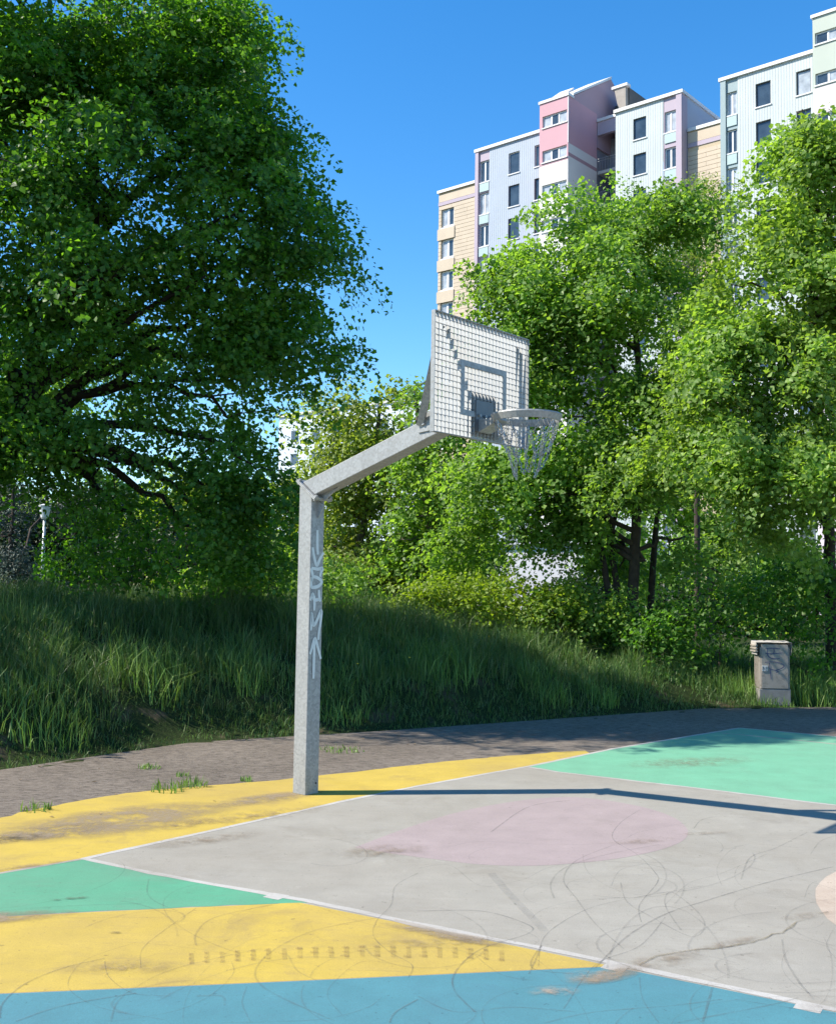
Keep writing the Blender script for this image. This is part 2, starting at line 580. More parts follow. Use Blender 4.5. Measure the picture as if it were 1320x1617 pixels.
line('painted_line', BASE, .05, WHITE, .0042)
line('painted_line', [tuple(np.array(gnd(0, 1380)) - bl * .6)] + G((0, 1380), (132, 1357)), .035, FAINT, .0039, .008, 2)
line('painted_line', G((128, 1356.4), (300, 1391), (480, 1422.5), (640, 1456), (880, 1503), (1130, 1556), (1290, 1590), (1500, 1634)), .05, WHITE, .0047, .004, 3)
line('painted_line', G((836, 1212), (880, 1219.5), (1090, 1244), (1320, 1272.5)) + [tuple(far_end)], .05, WHITE, .0044, .004, 4)
line('painted_line', [far_c, tuple(np.array(far_c) + e2 * 6)], .05, WHITE, .0045, .004, 5)
line('painted_line', [gnd(1140, 1158), gnd(1225, 1166), gnd(1320, 1175.5), gnd(1420, 1185)], .045, FAINT, .0040, .006, 6)
for i, (px, py) in enumerate(((436, 1416.5), (972, 1528), (1277, 1592))):
    a = np.array(gnd(px, py))
    dn = np.array(gnd(px + 40, py + 8.1)) - a
    dn /= np.hypot(*dn)
    sd = np.array([dn[1], -dn[0]])
    sd = sd if sd[0] < 0 or sd[1] < 0 else -sd
    line('lane_tick', [a - dn * .055, a + dn * .055], .10, WHITE, .0052, .003, 20 + i)
line('painted_line', G((622, 1454), (700, 1471.5), (762, 1484)), .075, FAINT, .0056, .012, 8)

# bicycle skid marks
SKID = mat_alpha('rubber_skid', (.12, .12, .115), .34, nscale=9)
SKID2 = mat_alpha('faint_rubber_skid', (.13, .125, .115), .22, nscale=7)
R3 = [[(700,360),(640,400),(615,450),(690,500),(750,560),(755,590),(700,660),(705,715)], [(620,470),(500,520),(460,580),(500,640),(560,720),(650,800)],
      [(520,500),(540,560),(650,620),(860,640)], [(1310,540),(1100,590),(900,650),(780,690),(660,760),(560,860)], [(610,600),(640,550),(720,530),(830,520)],
      [(640,590),(660,650),(740,700),(860,760),(905,730),(880,680),(800,620),(780,660),(830,740)], [(380,850),(400,760),(500,690),(620,650),(900,600)],
      [(1150,770),(1160,830),(1200,900),(1250,960)], [(0,545),(100,535),(200,600),(330,580),(420,540),(560,520)], [(0,680),(200,680),(340,720),(350,750),(200,800),(120,870),(115,930),(180,1000)],
      [(960,600),(945,540),(1000,480),(1090,470),(1200,480)], [(1020,580),(1050,510),(1130,480),(1230,430)], [(870,420),(900,390),(980,380),(1150,400)],
      [(1320,440),(1270,460),(1240,500)], [(1310,740),(1290,790),(1320,830)], [(930,920),(900,1030)], [(700,890),(710,960),(760,1034)],
      [(960,960),(800,980),(560,1000),(400,1034)], [(1000,960),(1200,990),(1320,1005)], [(820,1034),(1100,980),(1200,955)], [(180,820),(260,880),(360,900)], [(350,880),(390,790),(360,860),(520,880)],
      [(780,660),(860,590),(960,560),(1100,500)], [(430,640),(420,590),(470,540),(600,500),(760,470)], [(780,700),(700,790),(560,850),(460,990)], [(0,950),(120,1000),(300,985),(500,1000)],
      [(90,480),(200,460),(430,470),(620,462),(700,430),(850,400)], [(230,430),(350,350),(480,330)], [(1220,640),(1235,600),(1260,585)]]
R2 = [[(470,480),(465,520),(490,550),(560,580)], [(620,570),(520,640),(450,700),(445,760)], [(860,560),(680,600),(620,650),(620,690)],
      [(430,680),(280,730),(220,790),(230,840),(330,890),(520,925)], [(0,920),(10,870),(80,810),(200,760),(330,730)], [(730,740),(735,780),(660,850),(540,900),(350,930)],
      [(1200,600),(1000,640),(870,700),(810,760),(820,810),(900,860),(1060,930)], [(1320,460),(1250,500),(1235,560),(1190,610),(1180,660),(1230,710),(1300,750),(1290,790)],
      [(820,700),(560,760),(430,820),(370,870),(350,930)], [(1300,760),(1150,740),(1060,800),(1035,850),(1080,910)], [(50,930),(200,880),(430,840)], [(1205,855),(1150,890),(1000,925),(700,934)],
      [(910,720),(940,770),(1000,800)], [(330,740),(345,790),(420,840),(540,850)], [(620,850),(700,850),(710,880)], [(780,820),(765,870),(790,930)], [(1320,860),(1250,900),(1230,934)]]
k = 0
for lst, ox, oy in ((R3, 660, 1100), (R2, 0, 1150)):
    for c_ in lst:
        pts = spline([gnd(ox + x / 2, oy + y / 2) for x, y in c_], 10)
        w = (.006, .009, .005, .011)[k % 4]
        line('skid_mark', pts, w, SKID if k % 3 == 0 else SKID2, .0062 + .00005 * k, .0007, 40 + k)
        k += 1
SKID3 = mat_alpha('pale_rubber_skid', (.14, .135, .125), .17, nscale=7)
rs = np.random.default_rng(21)
for i in range(46):
    cx_, cy_ = gnd(rs.uniform(60, 1400), rs.uniform(1330, 1610))
    ra, rb, a0, sp = rs.uniform(.18, .75), rs.uniform(.12, .5), rs.uniform(0, 6.3), rs.uniform(1.2, 4.5)
    ro = rs.uniform(0, PI)
    pts = []
    for t_ in np.linspace(0, 1, 22):
        a_ = a0 + sp * t_
        ex, ey = ra * math.cos(a_) * (1 + .35 * t_), rb * math.sin(a_) + .3 * t_
        pts.append((cx_ + ex * math.cos(ro) - ey * math.sin(ro), cy_ + ex * math.sin(ro) + ey * math.cos(ro)))
    line('skid_mark', pts, rs.choice([.005, .008, .012]), SKID3, .0082 + .00001 * i, .0006, 300 + i)
# wide soft skid and the tyre print on the yellow
line('skid_mark', spline([gnd(660 + x / 2, 1100 + y / 2) for x, y in ((230,560),(300,640),(360,700),(400,745))], 8), .05, mat_alpha('soft_skid', (.22, .22, .21), .16, nscale=6), .0090, .002, 90)
TP = mat_alpha('tyre_print_dust', (.26, .19, .09), .27, nscale=16)
tp = MB()
r = np.random.default_rng(4)
for i in range(21):
    px = 300 + i * 24.5
    py = 1513 - 9 * math.sin((i - 2) / 20 * PI) + r.normal(0, .6)
    s_ = (.55 + .45 * math.sin(min(1, i / 6) * PI / 2)) * r.uniform(.6, 1.15)
    for q in range(3):
        if r.uniform() < .15: continue
        a = gnd(px - 5 * s_ + r.normal(0, 1), py - 7 + q * 6.5)
        b = gnd(px + 6 * s_ + r.normal(0, 1), py - 6 + q * 6.5)
        w = .026 + r.normal(0, .006)
        tp.add([(a[0], a[1] - w / 2, .0043), (b[0], b[1] - w / 2, .0043), (b[0], b[1] + w / 2, .0043), (a[0], a[1] + w / 2, .0043)], [(0, 1, 2, 3)])
    a = gnd(px + 1.5, py - 9)
    b = gnd(px + 2.5, py + 9)
    tp.add([(a[0] - .012, a[1], .0044), (b[0] - .012, b[1], .0044), (b[0] + .012, b[1], .0044), (a[0] + .012, a[1], .0044)], [(0, 1, 2, 3)])
tp.build('tyre_print', TP, kind='structure')
# dirt stains: thin irregular discs with broken edges
disc = bpy.data.meshes.new('dirt_stain')
disc.from_pydata([(math.cos(a), math.sin(a), 0) for a in np.linspace(0, 2 * PI, 33)[:-1]], [], [tuple(range(32))])
ST = {'brown': mat_alpha('brown_dirt', (.235, .18, .125), .6, True), 'pale': mat_alpha('pale_scuff', (.36, .29, .22), .8, True), 'dark': mat_alpha('dark_grime', (.10, .085, .06), 1.0, True)}
def mat_worn():
    t = NT('worn_paint')
    t.set((.27, .215, .15), .9, 0, .2)
    gp = t.n('NewGeometry')
    f = t.noise(gp.outputs['Position'], 3.5, 9, .7)
    g_ = t.noise(gp.outputs['Position'], 22, 6, .7)
    ln = t.n('VectorMath', operation='LENGTH')
    t.l(t.coord(), ln.inputs[0])
    e = t.mix(1.0, t.ramp(f, [(.34, 0), (.54, 1)]), t.ramp(ln.outputs['Value'], [(.45, 1), (1.0, 0)]), 'MULTIPLY')
    e = t.mix(1.0, e, t.ramp(g_, [(.3, .35), (.6, .85)]), 'MULTIPLY')
    t.l(e, t.p.inputs['Alpha'])
    return t.m
ST['worn'] = mat_worn()
def stain(px, py, rx, ry, rot, col, z):
    o = bpy.data.objects.new('dirt_stain', disc.copy())
    o.data.materials.append(ST[col])
    x, y = gnd(px, py)
    o.location = (x, y, z * .45)
    o.scale = (rx, ry, 1)
    o.rotation_euler = (0, 0, rot)
    C.objects.link(o)
    o['kind'] = 'structure'
for i, a in enumerate(((185, 1297, 1.05, .50, .75, 'worn'), (60, 1318, .6, .22, .7, 'worn'), (420, 1262, .6, .2, .75, 'worn'), (-20, 1452, .5, .12, .3, 'worn'), (955, 1544, .22, .08, .5, 'worn'), (700, 1478, .4, .07, -.5, 'worn'), (290, 1304, .35, .14, .7, 'brown'), (20, 1326, .25, .12, .6, 'dark'), (25, 1372, .5, .06, .6, 'brown'), (320, 1328, .5, .16, .6, 'brown'),
                       (945, 1543, .20, .10, .3, 'pale'), (875, 1568, .13, .07, .2, 'pale'), (1040, 1520, .35, .10, .5, 'brown'), (1150, 1492, .28, .05, .55, 'brown'), (1275, 1448, .2, .06, .4, 'brown'),
                       (200, 1530, .35, .10, .1, 'brown'), (120, 1420, .09, .03, .2, 'dark'), (182, 1475, .035, .02, 0, 'dark'), (86, 1423, .04, .02, 0, 'dark'),
                       (1110, 1318, .25, .05, .3, 'brown'), (1090, 1205, .9, .35, .4, 'brown'), (1015, 1330, .3, .08, .4, 'brown'), (700, 1490, .4, .1, .1, 'brown'), (600, 1346, .4, .2, .4, 'brown'), (400, 1290, .7, .2, .6, 'brown'))):
    stain(*a, .0104 + .0003 * i)
CRK = mat_alpha('crack_dirt', (.22, .185, .12), .6, nscale=12)
r = np.random.default_rng(12)
crk = [gnd(660 + x / 2 + r.normal(0, 1.2), 1100 + y / 2 + r.normal(0, 1.0)) for x, y in ((700, 850), (760, 825), (830, 812), (880, 803), (930, 797), (1000, 785), (1060, 778), (1090, 765), (1120, 752), (1150, 748), (1175, 730), (1200, 715), (1235, 705), (1260, 690), (1290, 685))]
line('court_crack', crk, .008, CRK, .0098, .009, 77)
r3 = [gnd(660 + x / 2, 1100 + y / 2) for x, y in ((850, 432), (880, 433), (912, 430))]
line('court_crack', r3, .010, CRK, .0099, .008, 78)

# ------------------------------------------------------------------ basketball hoop
b0 = np.array([0.49225, 8.2235, 0])
hoop_base = b0 - AX_N * 1.83 - AX_U * .04
hoop = empty('basketball_hoop', tuple(hoop_base), ROTZ, 'galvanised steel basketball hoop with grating backboard, chain net and graffitied square post', 'basketball hoop')
S2 = .0775
KNEE = 2.60                                        # height of the post axis at the joint
A0, A1 = Vector((0, 0, KNEE)), Vector((1.66, 0, 3.115))
ad = (A1 - A0).normalized()
mn = (Vector((0, 0, 1)) + Vector((.745, 0, 0))).normalized()
md = Vector((mn.z, 0, -mn.x))                      # downhill direction in the joint plane (towards the court)
def post_z(x): return KNEE - .008 - x * md.z / md.x * -1
zz = lambda x: KNEE + x * (md.z / md.x)
p = MB()
p.add([(-S2, -S2, 0), (S2, -S2, 0), (S2, S2, 0), (-S2, S2, 0), (-S2, -S2, zz(-S2)), (S2, -S2, zz(S2)), (S2, S2, zz(S2)), (-S2, S2, zz(-S2))],
      [(0, 3, 2, 1), (4, 5, 6, 7), (0, 1, 5, 4), (1, 2, 6, 5), (2, 3, 7, 6), (3, 0, 4, 7)])
p.build('post', GALV, hoop, bevel=.006)
# joint: two bolted flange plates on the slanted cut
for k in range(2):
    c0 = Vector((0, 0, KNEE)) + mn * (.008 + .0135 * k) + md * .012
    MB().bar(c0 - md * .135, c0 + md * .155, .215, .012, up=mn).build('flange_plate', GALV, hoop, bevel=.002)
for a, bb in ((-.115, -.085), (-.115, .085), (.14, -.085), (.14, .085)):
    q = Vector((0, bb, KNEE)) + md * (a + .012)
    MB().tube([q - mn * .012, q + mn * .045], .010, 6).tube([q + mn * .028, q + mn * .042], .018, 6).build('bolt', GALV, hoop)
# arm: square tube mitred at both ends
lo_d = Vector((ad.z, 0, -ad.x)) * S2
vs = []
for y in (-S2, S2):
    for sgn in (1, -1):                             # lower, upper edge
        off_ = lo_d * sgn
        base = Vector((0, 0, KNEE)) + mn * .030
        # intersect edge line base0 + t*ad with joint plane
        o0 = A0 + off_
        t0 = (base - o0).dot(mn) / ad.dot(mn)
        P0_ = o0 + ad * t0
        t1 = (A1.x - o0.x) / ad.x
        P1_ = o0 + ad * t1
        vs += [(P0_.x, y, P0_.z), (P1_.x, y, P1_.z)]
MB().add(vs, [(0, 1, 3, 2), (4, 6, 7, 5), (0, 4, 5, 1), (2, 3, 7, 6), (0, 2, 6, 4), (1, 5, 7, 3)]).build('arm', GALV, hoop, bevel=.006)
# gussets under the joint
g0 = Vector((0, 0, KNEE)) + md * .17
MB().prism([(S2, KNEE - .24), (S2 + .012, KNEE - .24), (.155, KNEE - .135), (.135, KNEE - .125), (S2, zz(S2) - .03)], 1, -.006, .006).build('gusset', GALV, hoop)
ua = A0 + ad * .27 + lo_d
MB().prism([(ua.x, ua.z - .002), (ua.x + .05, ua.z + .012), (.165, KNEE - .095), (.14, KNEE - .085), (.10, KNEE + .0)], 1, -.006, .006).build('gusset', GALV, hoop)
# bracket that carries the board
XB = 1.80                                           # back of the grating
MB().box(XB - .012, XB - .002, -.13, .21, 2.93, 3.27).build('mounting_plate', GALV, hoop, bevel=.002)
for y in (-S2 - .006, S2 + .006):
    MB().prism([(1.28, 2.99), (1.30, 3.10), (1.52, 3.235), (XB - .013, 3.245), (XB - .013, 3.05), (1.62, 3.02)], 1, y - .005, y + .005).build('side_plate', GALV, hoop)
    for bx_, bz_ in ((1.34, 3.06), (1.55, 3.17)):
        s_ = -1 if y < 0 else 1
        MB().tube([(bx_, y, bz_), (bx_, y + s_ * .022, bz_)], .015, 6).build('bolt', GALV, hoop)
YB = .04                                            # board centre
for s_ in (-1, 1):
    a = Vector((1.30, s_ * .085, 3.05))
    e = Vector((XB - .01, YB + s_ * .47, 3.72))
    MB().bar(a, e, .036, .055, up=(1, 0, .3)).build('brace', GALV, hoop)
# backboard: steel grating
X0, X1 = 1.80, 1.83
Y0, Y1, Z0, Z1 = YB - .6, YB + .6, 2.90, 3.80
fr = MB()
fr.box(X0 - .004, X1 + .002, Y0, Y0 + .006, Z0, Z1).box(X0 - .004, X1 + .002, Y1 - .006, Y1, Z0, Z1)
fr.box(X0 - .004, X1 + .002, Y0 + .006, Y1 - .006, Z1 - .006, Z1).box(X0 - .004, X1 + .002, Y0 + .006, Y1 - .006, Z0, Z0 + .006)
board = fr.build('backboard', GALV, hoop)
nv, nh = 27, 20
vbar = MB().box(X0, X1, -.0017, .0017, Z0 + .006, Z1 - .006).mesh('grating_bar')
vbar.materials.append(GRATE)
hbar = MB().box(X1 - .010, X1 - .001, Y0 + .006, Y1 - .006, -.0014, .0014).mesh('grating_bar')
hbar.materials.append(GRATE2)
for i in range(1, nv):
    o = link('grating_bar', vbar, None, board)
    o.location.y = Y0 + i * 1.2 / nv
for i in range(1, nh):
    o = link('grating_bar', hbar, None, board)
    o.location.z = Z0 + i * .9 / nh
tw, z0_, z1_ = .29, 3.065, 3.485
for (a, b_, c_, d_) in ((-tw, tw, z1_ - .045, z1_), (-tw, tw, z0_, z0_ + .045), (-tw, -tw + .045, z0_ + .045, z1_ - .045), (tw - .045, tw, z0_ + .045, z1_ - .045)):
    MB().box(X1 + .0005, X1 + .004, YB + a, YB + b_, c_, d_).build('target_strip', GALV, board)
# rim with bracket
RX = X1 + .40
rim = MB().lathe([(.222, .012), (.262, .014), (.266, .004), (.246, -.040), (.238, -.042), (.225, -.004)], 40, (RX, YB, 3.05), closed=True).build('rim', GALV, hoop, smooth=False)
MB().prism([(X1 + .004, 2.955), (X1 + .012, 2.955), (X1 + .20, 3.035), (X1 + .20, 3.052), (X1 + .004, 3.06)], 1, YB - .075, YB + .075).build('rim_bracket', GALV, rim, bevel=.003)
MB().box(X1 + .004, X1 + .012, YB - .11, YB + .11, 2.96, 3.20).build('rim_plate', mat_plain('shaded_plate_steel', (.16, .165, .17), .5, .5), rim)  # dark colour stands in for the shaded grating cells at the mount
for by_ in (-.07, 0, .07):
    MB().tube([(X1 + .012, YB + by_, 3.085), (X1 + .028, YB + by_, 3.085)], .013, 6).build('bolt', GALV, rim)
# chain net
CHAIN = mat_plain('chain_steel', (.36, .36, .35), .35, .75, .25, 40)
def chain_strand(a, b_, sag=.0):
    mbk = MB()
    a, b_ = Vector(a), Vector(b_)
    n_ = max(2, round((b_ - a).length / .026))
    for i in range(n_):
        t0, t1 = (i - .10) / n_, (i + 1.10) / n_
        f = lambda t_: a + (b_ - a) * t_ + Vector((0, 0, -sag * 4 * t_ * (1 - t_)))
        q0, q1 = f(t0), f(t1)
        d = (q1 - q0)
        ln = d.length
        d.normalize()
        sd = d.cross(Vector((.3, .5, .8))).normalized()
        if i % 2: sd = d.cross(sd).normalized()
        w = .0085
        ring = [q0 + d * (ln * .12) + sd * w, q0 + d * (ln * .88) + sd * w, q1, q0 + d * (ln * .88) - sd * w, q0 + d * (ln * .12) - sd * w, q0]
        for j in range(6):
            mbk.tube([ring[j], ring[(j + 1) % 6]], .0026, 3, cap=False)
    return mbk
NC = 12
def cp(i, n_, rr, z, ph=0):
    a = 2 * PI * (i + ph) / n_
    return (RX + rr * math.cos(a), YB + rr * math.sin(a), z)
jr = np.random.default_rng(3)
tier = [[cp(i, NC, .236, 3.008) for i in range(NC)],
        [cp(i, NC, .185 + jr.normal(0, .008), 2.868 + jr.normal(0, .008), .5) for i in range(NC)],
        [cp(i, NC, .130 + jr.normal(0, .012), 2.745 + jr.normal(0, .012), 0) for i in range(NC)],
        [cp(i, NC // 2, .088 + jr.normal(0, .014), 2.615 + jr.normal(0, .018), .25) for i in range(NC // 2)]]
for i in range(NC):
    chain_strand(tier[0][i], tier[1][i], .008).build('chain', CHAIN, rim)
    chain_strand(tier[0][(i + 1) % NC], tier[1][i], .008).build('chain', CHAIN, rim)
    chain_strand(tier[1][i], tier[2][i], .006).build('chain', CHAIN, rim)
    if i % 3: chain_strand(tier[1][i], tier[2][(i + 1) % NC], .006).build('chain', CHAIN, rim)
    chain_strand(tier[2][i], tier[3][i // 2], .01).build('chain', CHAIN, rim)
    MB().tube([cp(i, NC, .238, 3.013), cp(i, NC, .238, 3.0)], .006, 5).build('net_hook', GALV, rim)
# graffiti tag sprayed down the court side of the post
SPRAY = mat_plain('white_spray_paint', (.62, .66, .63), .7, 0, .08, 20)
def face_pt(zx, zy):                                 # tag sketched on the face
    xl = 255 - (zy) * .0291
    xr = 358 - (zy) * .0278
    y = -S2 + (zx - xl) / (xr - xl) * 2 * S2
    z = 2.425 - (zy - 40) / 1617 * 320 / 500 * 2.77
    return y, z
tag = MB()
def stroke(pts, w, mb, fx, conv):
    P = [np.array(conv(*q)) for q in pts]
    P = spline(P, 6) if len(P) > 2 else [P[0] + (P[1] - P[0]) * k_ / 6 for k_ in range(7)]
    L, R_ = [], []
    for i, q in enumerate(P):
        d = P[min(i + 1, len(P) - 1)] - P[max(i - 1, 0)]
        d = d / (np.hypot(*d) + 1e-9)
        nn = np.array([-d[1], d[0]]) * w / 2 * (.7 + .3 * math.sin(PI * (i + .5) / len(P)))
        L.append(q + nn)
        R_.append(q - nn)
    n_ = len(P)
    mb.add([fx(*q) for q in L] + [fx(*q) for q in R_], [(n_ + i, n_ + i + 1, i + 1, i) for i in range(n_ - 1)])
STROKES = [[(300,198),(298,300),(302,390)], [(260,335),(272,410),(292,475),(318,425),(348,372)], [(248,500),(255,540),(262,565)], [(250,498),(300,505),(336,498),(325,530),(318,565)],
           [(250,570),(246,615),(252,648),(300,640),(330,605),(300,575),(262,568),(250,600)], [(238,752),(258,700),(268,745),(300,745),(322,745)], [(268,715),(270,770),(268,830)], [(306,668),(308,715),(318,760)],
           [(240,985),(244,910),(246,850),(252,900),(262,945),(290,905),(324,830),(318,920),(304,1000),(300,1060)], [(232,1170),(250,1110),(272,1050),(292,1110),(318,1210)], [(268,1070),(262,1220),(258,1360)]]
for i, s_ in enumerate(STROKES):
    stroke(s_, .031, tag, lambda y, z, k_=i: (S2 + .0012 + .0004 * k_, y, z), face_pt)
tag.build('graffiti', SPRAY, hoop)
MB().tube([(S2 - .002, .045, .09), (S2 + .003, .045, .09)], .008, 8).build('drain_hole', mat_plain('hole_black', (.02, .02, .02), .9), hoop)

# ------------------------------------------------------------------ apartment buildings
BEIGE = mat_plain('beige_panel', (0.502, 0.418, 0.319), .7, 0, .06, .8)
BEIGE2 = mat_plain('beige_wall', (0.456, 0.372, 0.258), .8, 0, .06, .6)
LBLUE = mat_ribbed('pale_blue_cladding', (0.357, 0.410, 0.486))
WBLUE = mat_ribbed('white_blue_cladding', (0.456, 0.502, 0.509))
MAUVE = mat_plain('mauve_panel', (0.380, 0.319, 0.380), .6, 0, .05, .5)
PINKP = mat_plain('pink_render', (.51, .295, .335), .75, 0, .04, .3)
WHITER = mat_plain('white_render', (0.638, 0.616, 0.608), .75, 0, .03, .3)
STRIPE = mat_plain('rose_stripe', (0.380, 0.243, 0.274), .7, 0, .04)
TEAL = mat_plain('pale_teal_panel', (0.350, 0.456, 0.456), .5, 0, .05)
SAGE = mat_plain('sage_render', (0.426, 0.471, 0.410), .7, 0, .04, .3)
BLUEG = mat_plain('blue_green_panel', (0.258, 0.334, 0.350), .6, 0, .05)
PINKW = mat_plain('blush_render', (0.608, 0.532, 0.562), .7, 0, .03)
WHITEF = mat_plain('white_frame', (0.623, 0.631, 0.638), .45, 0, .03)
CAPM = mat_plain('white_coping', (0.638, 0.638, 0.638), .5, 0, .03)
DGREY = mat_plain('dark_roof_panel', (.10, .095, .09), .7, 0, .15)
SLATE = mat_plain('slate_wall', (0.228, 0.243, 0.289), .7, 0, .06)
CONC = mat_plain('balcony_concrete', (.46, .44, .43), .8, 0, .1)
RAILM = mat_plain('railing_grey', (.28, .29, .31), .5, .3)
GLASS = mat_glass('window_glass')
GLASS2 = mat_glass('curtained_glass', (.30, .33, .36), .2)
FRAMEG = mat_plain('dark_frame', (.07, .075, .085), .5)

def wall(parent, name, mat, s0, s1, z0, z1, y, holes=(), depth=.22, thick=.3):
    """a wall facing -y with real openings and reveals"""
    xs = sorted({s0, s1, *[h[0] for h in holes], *[h[1] for h in holes]})
    zs = sorted({z0, z1, *[h[2] for h in holes], *[h[3] for h in holes]})
    mb = MB()
    for a, b_ in zip(xs[:-1], xs[1:]):
        for c_, d_ in zip(zs[:-1], zs[1:]):
            mx, mz = (a + b_) / 2, (c_ + d_) / 2
            if any(h[0] < mx < h[1] and h[2] < mz < h[3] for h in holes): continue
            mb.add([(a, y, c_), (b_, y, c_), (b_, y, d_), (a, y, d_)], [(0, 1, 2, 3)])
    for (a, b_, c_, d_) in holes:
        e = y + depth
        mb.add([(a, y, c_), (b_, y, c_), (b_, y, d_), (a, y, d_), (a, e, c_), (b_, e, c_), (b_, e, d_), (a, e, d_)],
               [(0, 4, 5, 1), (1, 5, 6, 2), (2, 6, 7, 3), (3, 7, 4, 0)])
    return mb.build(name, mat, parent)

def window(parent, a, b_, c_, d_, y, panes=1, frame=.07, fm=None, gm=None, sill=True, split=None):
    fm = fm or WHITEF
    mb = MB()
    e0, e1 = y + .12, y + .19
    mb.box(a, a + frame, e0, e1, c_, d_).box(b_ - frame, b_, e0, e1, c_, d_)
    mb.box(a + frame, b_ - frame, e0, e1, c_, c_ + frame).box(a + frame, b_ - frame, e0, e1, d_ - frame, d_)
    w = (b_ - a - 2 * frame)
    for i in range(1, panes):
        x = a + frame + w * i / panes
        mb.box(x - frame * .7, x + frame * .7, e0 + .002, e1 - .002, c_ + frame, d_ - frame)
    o = mb.build('window', fm, parent)
    for i in range(panes):
        x0 = a + frame + w * i / panes + (frame * .7 if i else 0)
        x1 = a + frame + w * (i + 1) / panes - (frame * .7 if i < panes - 1 else 0)
        g = (gm[i % len(gm)] if isinstance(gm, (list, tuple)) else gm) or GLASS
        MB().box(x0, x1, e0 + .03, e0 + .04, c_ + frame, d_ - frame).build('pane', g, o)
    if sill:
        MB().box(a - .06, b_ + .06, y - .07, y + .10, c_ - .10, c_ - .012).build('sill', WHITEF, o)
    return o

def planks(parent, s0, s1, z0, z1, y, holes, mat, rowh=.34):
    z = z0
    k_ = 0
    while z + rowh <= z1 + 1e-6:
        zc = z + rowh / 2
        segs = [(s0, s1)]
        for (a, b_, c_, d_) in holes:
            if c_ - .02 < zc < d_ + .02:
                ns = []
                for p0, p1 in segs:
                    if b_ <= p0 or a >= p1: ns.append((p0, p1)); continue
                    if a > p0: ns.append((p0, a))
                    if b_ < p1: ns.append((b_, p1))
                segs = ns
        for p0, p1 in segs:
            cut = p0 + (1.45 if k_ % 2 else 2.3)
            for q0, q1 in (((p0, cut), (cut, p1)) if p1 - cut > .5 else ((p0, p1),)):
                if q1 - q0 < .08: continue
                MB().box(q0 + .008, q1 - .008, y - .045, y - .004, z + .014, z + rowh - .014).build('cladding_panel', mat, parent)
        z += rowh
        k_ += 1

P0 = (4.779, 90.0, 0)
blk = empty('apartment_building', P0, ROTZ, 'tall apartment block with pink stair tower and pale blue facade above the trees', 'building')
GZ0 = .3
ST_ = 2.80
# beige wing
hA = [(-4.12, -2.72, 33.42 - ST_ * i, 35.12 - ST_ * i) for i in range(11)]
wa = wall(blk, 'wall', BEIGE2, -4.43, -.36, GZ0, 36.55, .06, hA)
for h in hA[:4]:
    window(blk, *h, .06, 2, .16, gm=[GLASS2, GLASS], sill=True)
for h in hA[4:]:
    window(blk, *h, .06, 2, .16, gm=GLASS, sill=False)
planks(wa, -4.43, -.36, 20.4, 35.4, .06, hA, BEIGE)
MB().box(-4.47, -.36, 0.0, .058, 35.42, 35.72).build('band', MAUVE, blk)
MB().box(-4.43, -.36, .01, .058, 35.74, 36.4).build('band', BEIGE, blk)
MB().box(-4.55, -.36, -.12, 8, 36.55, 36.8).build('coping', CAPM, blk)
MB().box(-4.43, -4.40, .07, 8, GZ0, 36.54).build('side_wall', BEIGE2, blk)
for i in range(6):
    MB().box(-4.50, -2.6, -.06, .012, 32.3 - ST_ * i, 33.3 - ST_ * i).build('parapet', BEIGE, blk)
# blue facade
rowsB = [(36.46 - ST_ * i, 38.26 - ST_ * i) for i in range(12)]
hB = [(3.1, 4.2, a, b_) for a, b_ in rowsB] + [(5.7, 6.8, a, b_) for a, b_ in rowsB]
hBay = [(.06, 1.06, a, b_ + .06) for a, b_ in rowsB]
wall(blk, 'facade', LBLUE, 1.10, 9.0, GZ0, 39.2, 0, hB)
wall(blk, 'bay_wall', MAUVE, -.33, 1.10, GZ0, 39.2, .04, hBay, .25)
MB().box(-.36, -.02, -.10, .30, GZ0, 39.2).build('pilaster', MAUVE, blk)
for i, h in enumerate(hB):
    window(blk, *h, 0, 1, .06, fm=FRAMEG if i % 3 else WHITEF, gm=GLASS)
for i, h in enumerate(hBay):
    window(blk, *h, .04, 2, .10, gm=[GLASS, GLASS2][i % 2])
    MB().box(.08, 1.06, -.03, .035, h[2] - .84, h[2] - .14).build('spandrel', TEAL, blk)
MB().box(-.45, 7.2, -.16, 8, 39.2, 39.46).build('coping', CAPM, blk)
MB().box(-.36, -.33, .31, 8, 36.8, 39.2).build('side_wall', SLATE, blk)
# pink stair tower, standing proud
YC = -1.5
stripes = [38.72, 35.88, 33.06, 30.2, 27.4, 24.6, 21.8, 19.0, 16.2]
hC = [(7.48, 9.78, z, z + .95) for z in stripes]
wall(blk, 'tower_front', WHITER, 7.2, 9.9, GZ0, 35.60, YC, [h for h in hC if h[3] < 35.6], .2)
wall(blk, 'tower_front', STRIPE, 7.2, 9.9, 35.60, 35.84, YC)
wall(blk, 'tower_front', PINKP, 7.2, 9.9, 35.84, 40.75, YC, [h for h in hC if h[2] > 35.7], .2)
for h in hC:
    window(blk, *h, YC, 3, .10, gm=[GLASS2, GLASS, GLASS2])
def sidequad(mb, s, y0, y1, z0, z1): return mb.add([(s, y0, z0), (s, y1, z0), (s, y1, z1), (s, y0, z1)], [(0, 1, 2, 3)])
YE = 2.79
sidequad(MB(), 9.9, YC, YE, GZ0, 35.9).build('tower_side', WHITER, blk)
sidequad(MB(), 9.9, YC, YE, 35.9, 36.2).build('tower_side', STRIPE, blk)
sidequad(MB(), 9.9, YC, YE, 36.2, 36.95).build('tower_side', WHITER, blk)
sidequad(MB(), 9.9, YC, YE, 36.95, 40.75).build('tower_side', PINKP, blk)
MB().box(9.86, 9.93, YC - .02, YC + .03, 36.95, 40.72).build('trim', WHITER, blk)
sidequad(MB(), 7.2, YC, 0, GZ0, 40.75).build('tower_side', PINKP, blk)
